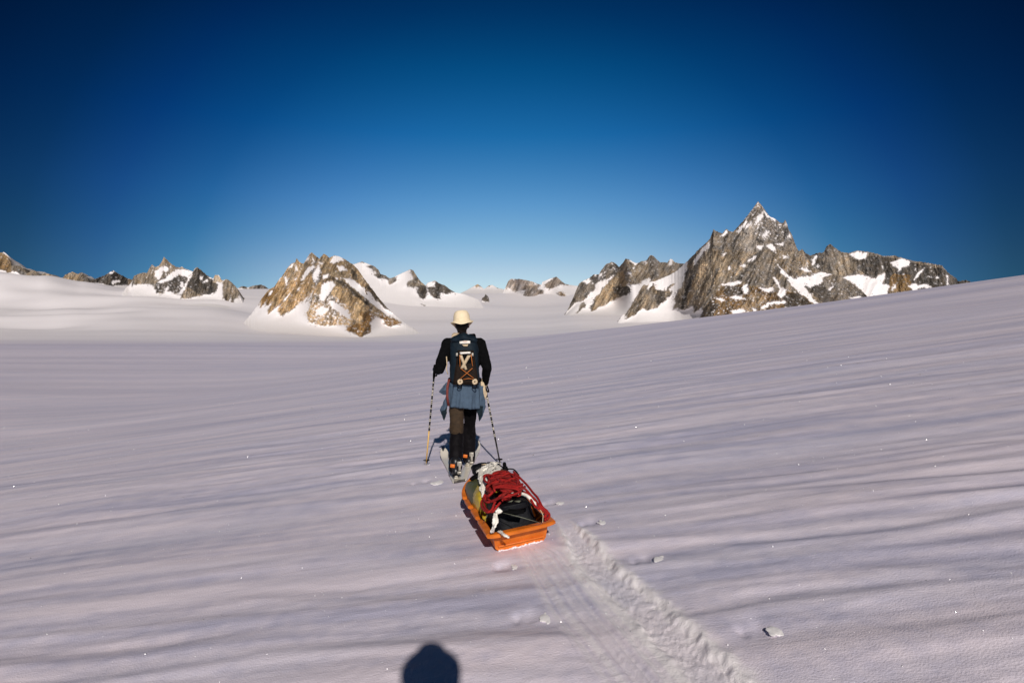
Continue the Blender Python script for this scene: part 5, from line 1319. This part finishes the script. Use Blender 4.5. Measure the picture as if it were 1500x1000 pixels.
fb = sthing('small_pouch', 'small black pouch with a yellow tag at the nose of the sled', 'pouch')
part('pouch_body', bag_geo(tuple(sl(335, 165, 0.25)), (0.085, 0.07, 0.050), 0.6, lump=0.1, seed=31, wr=0.05), M_BAG, fb)
part('yellow_tag', ribbon_geo([sl(350, 124, 0.315), sl(388, 122, 0.315)], 0.022, 0.006), M_WEB, fb)
gv = sthing('black_mitten', 'crumpled black mitten on top of the olive dry bag', 'mitten')
mp_ = sl(295, 230, 0.305)
organic('mitten_body', [limb_geo([mp_ + (0.05, 0.01, 0), mp_, mp_ + (-0.045, -0.03, -0.012)], [(0.030, 0.016), (0.034, 0.018), (0.026, 0.014)], 10, ref=(0, 0, 1)), limb_geo([mp_ + (0.0, -0.01, 0), mp_ + (0.0, -0.055, -0.01)], [0.014, 0.011], 8)], M_BLACK, gv, 0.006, 2, 0.01, 0.03)

# white cloth bundle and straps
def ribbons(name, label, cat, runs, w, mt, h0, seed, tk=0.004):
    o = sthing(name, label, cat)
    rng = random.Random(seed)
    for pts in runs:
        P = smooth_path([sl(x, y, h) for x, y, h in pts], 6)
        part('fabric_fold', ribbon_geo(P, [w * (0.8 + 0.4 * rng.random()) for _ in P], tk, n_ref=(0.1, -0.3, 0.95), fold=w * 0.16, seed=rng.random() * 6), mt, o)
    return o
wc = ribbons('white_sling', 'bunched white cloth sling between the olive dry bag and the red rope', 'sling',
        [[(500, 118, 0.325), (445, 112, 0.335), (400, 150, 0.345), (345, 185, 0.335), (335, 260, 0.335)],
         [(520, 165, 0.335), (465, 150, 0.35), (410, 180, 0.355), (368, 235, 0.35), (362, 330, 0.325), (372, 420, 0.28)],
         [(430, 120, 0.345), (425, 165, 0.355), (390, 215, 0.36), (345, 240, 0.345), (352, 300, 0.33)],
         [(480, 130, 0.345), (500, 170, 0.35), (440, 200, 0.36), (400, 260, 0.36), (372, 300, 0.34), (350, 340, 0.31), (365, 395, 0.28)],
         [(300, 190, 0.31), (350, 165, 0.33), (410, 130, 0.35), (470, 140, 0.35)]], 0.040, M_WHITE, 0, 5, 0.006)
bl = part('bunched_cloth', bag_geo(tuple(sl(425, 170, 0.325)), (0.085, 0.060, 0.028), 0.9, lump=0.25, seed=77, wr=0.3), M_WHITE, wc)
part('bunched_cloth', bag_geo(tuple(sl(362, 260, 0.315)), (0.040, 0.085, 0.028), 0.9, lump=0.25, seed=79, wr=0.3), M_WHITE, wc)
ws = ribbons('white_tie_strap', 'knotted white cloth strap hanging down over the rear left of the black duffel', 'strap',
        [[(488, 500, 0.30), (500, 540, 0.300), (478, 580, 0.285), (488, 640, 0.26), (462, 700, 0.225), (445, 748, 0.18)],
         [(470, 570, 0.29), (462, 620, 0.275), (455, 680, 0.235), (432, 742, 0.185)]], 0.020, M_WHITE, 0, 8, 0.006)
part('strap_knot', bag_geo(tuple(sl(505, 552, 0.300)), (0.022, 0.018, 0.014), 0.8, lump=0.3, seed=81, wr=0.3), M_WHITE, ws)
ws2 = ribbons('white_rag', 'short twisted white rag lying on the rear rim of the sled', 'rag',
        [[(500, 735, 0.178), (530, 752, 0.180), (560, 775, 0.180), (600, 792, 0.165)], [(515, 728, 0.182), (550, 765, 0.184), (585, 780, 0.176)]], 0.018, M_WHITE, 0, 9, 0.006)
wp = sthing('white_tent_pole', 'bent white tube lying across the load beside the red rope', 'tube')
part('tube', tube_geo(smooth_path([sl(585, 398, 0.335), sl(650, 392, 0.345), (sl(725, 396, 0.345)), sl(780, 425, 0.33), sl(815, 465, 0.30), sl(848, 490, 0.275)], 6), 0.0125, 10), M_WHITE, wp)
part('tube_end', limb_geo([sl(840, 482, 0.278), sl(850, 492, 0.272)], [0.016, 0.016], 10), M_WHITE, wp)
tc_ = sthing('tie_cord', 'thin pale cord stretched across the black duffel to the right rim', 'cord')
part('cord', tube_geo([sl(530, 563, 0.302), sl(700, 605, 0.29), sl(897, 662, 0.185)], 0.0022, 6), M_ZIP, tc_)
part('cord', tube_geo([sl(400, 560, 0.27), sl(395, 600, 0.25), sl(360, 655, 0.19)], 0.0022, 6), M_ZIP, tc_)
part('cord', tube_geo([sl(885, 540, 0.26), sl(910, 590, 0.22), sl(905, 655, 0.18)], 0.003, 6), M_WEB, tc_)

# red climbing rope: one long strand thrown in loops
def rope():
    o = sthing('climbing_rope', 'loose coil of red climbing rope piled on top of the sled load', 'rope')
    rng = random.Random(12)
    def strand(pts, r=0.0088, n=8, mt=M_ROPE):
        P = smooth_path([sl(*p) for p in pts], n)
        part('rope_strand', tube_geo(P, r, 7), mt, o)
    # loops hanging left and down, like a butterfly coil laid across the load
    for i in range(15):
        t = i / 14
        x0 = 470 + 170 * t + rng.uniform(-18, 18); y0 = 190 + rng.uniform(-8, 50) + 18 * t
        xl = 350 + 55 * rng.random() + 18 * (i % 3); yl = 250 + 245 * ((i * 5) % 15) / 14
        h = 0.345 + 0.014 * (i % 5) + rng.uniform(-.004, .004)
        xr = 560 + 150 * rng.random(); yr = 250 + 90 * rng.random() + 20 * (i % 4)
        hb = h - 0.02 - 0.09 * ss(330, 520, yl)
        strand([(xr, yr - 30, h), (x0 + 40, y0, h + .012), (x0 - 60, y0 + 30, h + .005), (xl + 25, yl - 30, (h + hb) / 2 + .01), (xl, yl + 8, hb), (xl + 35, yl + 38, hb), (xl + 110, yl + 5, (h + hb) / 2 + .012), ((xl + xr) / 2 + 30, (yl + yr) / 2 + 22, h + .008), (xr + 10, yr + 12, h), (xr + 35, yr - 8, h)], mt=M_ROPE if i % 4 else M_ROPED)
    for i in range(9):
        h = 0.368 + 0.006 * i
        y = 200 + 17 * i
        strand([(420 + 6 * i, y + 40, h - .03), (470, y + 5 + rng.uniform(-8, 8), h), (560, y - 8 + rng.uniform(-10, 10), h + .006), (640 + 4 * i, y + 20 + rng.uniform(-8, 8), h - .004), (690, y + 48, h - .035)], mt=M_ROPE if i % 3 else M_ROPED)
    # two big loops low on the left
    strand([(520, 430, 0.345), (470, 470, 0.335), (440, 540, 0.30), (395, 560, 0.285), (352, 520, 0.28), (345, 470, 0.29), (380, 420, 0.31), (430, 380, 0.35)])
    strand([(545, 445, 0.345), (490, 505, 0.325), (450, 555, 0.295), (400, 545, 0.285), (372, 500, 0.29), (380, 440, 0.31), (440, 400, 0.35)])
    strand([(620, 400, 0.36), (600, 440, 0.355), (560, 445, 0.35), (520, 420, 0.355), (470, 450, 0.335), (400, 470, 0.32), (365, 440, 0.31), (375, 400, 0.33)])
    # strands running down the right side to the rim
    strand([(560, 320, 0.385), (640, 340, 0.375), (700, 365, 0.355), (770, 395, 0.335), (840, 450, 0.30), (880, 520, 0.27), (925, 560, 0.225), (935, 600, 0.19), (930, 635, 0.178)])
    strand([(590, 250, 0.40), (660, 290, 0.38), (740, 345, 0.345), (800, 410, 0.31), (850, 470, 0.285), (900, 520, 0.25), (960, 570, 0.20), (965, 600, 0.185), (945, 625, 0.178)])
    strand([(640, 190, 0.37), (700, 250, 0.345), (760, 310, 0.32), (820, 385, 0.295), (860, 430, 0.28), (905, 515, 0.245), (950, 560, 0.21), (915, 610, 0.19)])
    strand([(600, 300, 0.39), (690, 350, 0.365), (780, 420, 0.33), (830, 500, 0.29), (870, 530, 0.275)])
    # dark core so that no gap shows through the pile
    part('rope_pile', bag_geo(tuple(sl(545, 290, 0.325)), (0.120, 0.125, 0.035), 0.9, lump=0.15, seed=55, wr=0.25), M_ROPED, o)
    return o
rope()

# ------------------------------------------------------------------ snow clumps kicked up beside pole plants
M_SNC = mat('loose_snow', (0.93, 0.90, 0.90), 0.6, 0.02, 60, 0.15, 120)
for i, (cx_, cy_, w_, lab) in enumerate(CLUMPS):
    c = gp(cx_, cy_); r = w_ * c[1] / F
    z = surf(c[0], c[1])
    rg = random.Random(40 + i)
    gs = [ell_geo((0, 0, r * 0.05), (r * 0.80, r * 0.66, r * 0.42))]
    for k in range(16):
        a = rg.uniform(0, 6.28); q = rg.uniform(0.2, 0.95) * r; s_ = r * rg.uniform(0.16, 0.34)
        gs.append(ell_geo((math.cos(a) * q, math.sin(a) * q, s_ * 0.3), (s_, s_, s_ * 0.8)))
    o = organic('snow_clump', gs, M_SNC, None, max(0.0028, r * 0.07), 2, r * 0.16, r * 0.30, disp2=r * 0.06)
    o.scale = (1.15, 1.9, 0.40); o.location = (c[0], c[1], z - r * 0.02)
    tag(o, lab, 'snow clump', 'snow clumps thrown up by the ski poles')

# glittering ice crystals scattered over the crusted snow
def crystals():
    rng = np.random.default_rng(99)
    V, Fc = [], []
    n = 0
    for i in range(1100):
        px, py = rng.uniform(-40, 1540), 505 + (rng.random() ** 1.2) * 500
        p = gp(px, py)
        if p[1] < 1.8 or p[1] > 32: continue
        z = surf(p[0], p[1])
        s_ = p[1] / F * rng.choice([0.35, 0.45, 0.6, 0.9], p=[.52, .28, .14, .06])
        # a tilted flat flake
        nrm = Vector((rng.normal(0, 0.5), -0.75 + rng.normal(0, 0.45), 0.55 + rng.normal(0, 0.35))).normalized()
        t = nrm.orthogonal().normalized(); b = nrm.cross(t)
        c = Vector((p[0], p[1], z + s_ * 0.8))
        o = len(V)
        for k in range(6):
            a = math.pi * k / 3
            V.append(c + t * math.cos(a) * s_ + b * math.sin(a) * s_)
        V.append(c + nrm * s_ * 0.25); V.append(c - nrm * s_ * 0.5)
        for k in range(6):
            Fc.append([o + k, o + (k + 1) % 6, o + 6]); Fc.append([o + (k + 1) % 6, o + k, o + 7])
    m, nn, l, b = mat_new('ice_crystal')
    b.inputs['Base Color'].default_value = (0.95, 0.95, 0.95, 1); b.inputs['Roughness'].default_value = 0.32
    b.inputs['Metallic'].default_value = 0.9
    o = part('ice_crystals', (V, Fc), m, None, smooth=False)
    tag(o, 'tiny glittering ice crystals scattered over the wind-crusted snow', 'ice crystals', kind='stuff')
crystals()

# ------------------------------------------------------------------ the photographer, standing behind the camera: seen only as the shadow at the bottom of the picture
PO = Vector((0.0, -0.18, surf(0, -0.18)))
JP = dict(hips=(0.0, -0.08, 0.98), chest=(0.0, -0.07, 1.29), neck=(0.0, -0.05, 1.52), head=(0.0, 0.0, 1.70),
          shl=(-0.18, -0.05, 1.45), shr=(0.18, -0.05, 1.45), ell=(-0.20, 0.0, 1.20), elr=(0.20, 0.0, 1.20), wrl=(-0.085, 0.050, 1.45), wrr=(0.085, 0.050, 1.45),
          hfl=(0.2, 0.1, 1), hpl=(0.6, 0.5, 0.0), hfr=(-0.2, 0.1, 1), hpr=(-0.6, 0.5, 0.0),
          hp_l=(-0.09, -0.08, 0.94), hp_r=(0.09, -0.08, 0.94), knl=(-0.11, -0.05, 0.50), knr=(0.11, -0.05, 0.50), anl=(-0.12, -0.09, 0.10), anr=(0.12, -0.09, 0.10),
          ftl=(-0.14, 0.09, 0.035), ftr=(0.14, 0.09, 0.035), curl=0.9)
ph = empty('person', Matrix.Translation(PO), 'photographer in a dark hooded jacket, seen only as the shadow at the bottom edge', 'person')
organic('body', body_geo(JP), M_SKIN, ph, 0.008, 3)
organic('jacket', [limb_geo([(0, -0.08, 0.90), (0, -0.075, 1.15), (0, -0.07, 1.32), (0, -0.06, 1.46)], [(0.19, 0.14), (0.185, 0.135), (0.20, 0.135), (0.16, 0.10)], 18), limb_geo([JP['shl'], (0, -0.05, 1.47), JP['shr']], [0.080, 0.085, 0.080], 14), sleeve(JP, 'l', (0.080, 0.072, 0.062, 0.056, 0.044), 0.9), sleeve(JP, 'r', (0.080, 0.072, 0.062, 0.056, 0.044), 0.9)], M_NAVY, ph, 0.011, 5, 0.02, 0.08)
organic('trousers', [limb_geo([(0, -0.08, 0.92), (0, -0.08, 1.0)], [(0.16, 0.12), (0.16, 0.12)], 16), legs_geo(JP, 'l', (0.10, 0.09, 0.078, 0.072, 0.07), 0.98), legs_geo(JP, 'r', (0.10, 0.09, 0.078, 0.072, 0.07), 0.98)], M_TROUB, ph, 0.011, 5, 0.02, 0.08)
for sx in (-1, 1):
    organic('boot', [limb_geo([(sx * 0.12, -0.10, 0.20), (sx * 0.12, -0.10, 0.07)], [0.068, 0.060], 14), limb_geo([(sx * 0.12, -0.14, 0.05), (sx * 0.13, 0.0, 0.05), (sx * 0.14, 0.12, 0.045)], [(0.045, 0.046), (0.052, 0.048), (0.046, 0.036)], 14, ref=(0, 0, 1))], M_BOOT, ph, 0.009, 3)
organic('hood', [limb_geo([(0, -0.10, 1.47), (0, -0.085, 1.56), (0, -0.055, 1.68), (0, -0.045, 1.745), (0, -0.04, 1.785), (0, -0.04, 1.815), (0, -0.04, 1.838)], [(0.125, 0.10), (0.118, 0.10), (0.130, 0.115), (0.145, 0.118), (0.136, 0.11), (0.112, 0.095), (0.080, 0.06)], 20, ref=(0, 1, 0))], M_NAVY, ph, 0.011, 4, 0.012, 0.06, clip=[((0, 0.055, 0), (0, 1, 0))])
for e in (-1, 1):
    part('eye', ell_geo((e * 0.031, 0.078, 1.704), (0.013, 0.012, 0.010)), M_GLASS, ph)
cm = empty('compact_camera', Matrix.Translation(Vector((0, -0.035, ZC))), 'small black compact camera held up by the photographer', 'camera')
part('camera_body', box_geo((0, -0.005, 0), (0.112, 0.034, 0.064)), M_BLACK, cm, 0.006)
part('viewfinder', box_geo((0.0, -0.003, 0.036), (0.026, 0.026, 0.012)), M_BOOT, cm, 0.002)
part('shutter_button', tube_geo([(0.038, 0, 0.031), (0.038, 0, 0.038)], 0.006, 10), M_GREYP, cm)
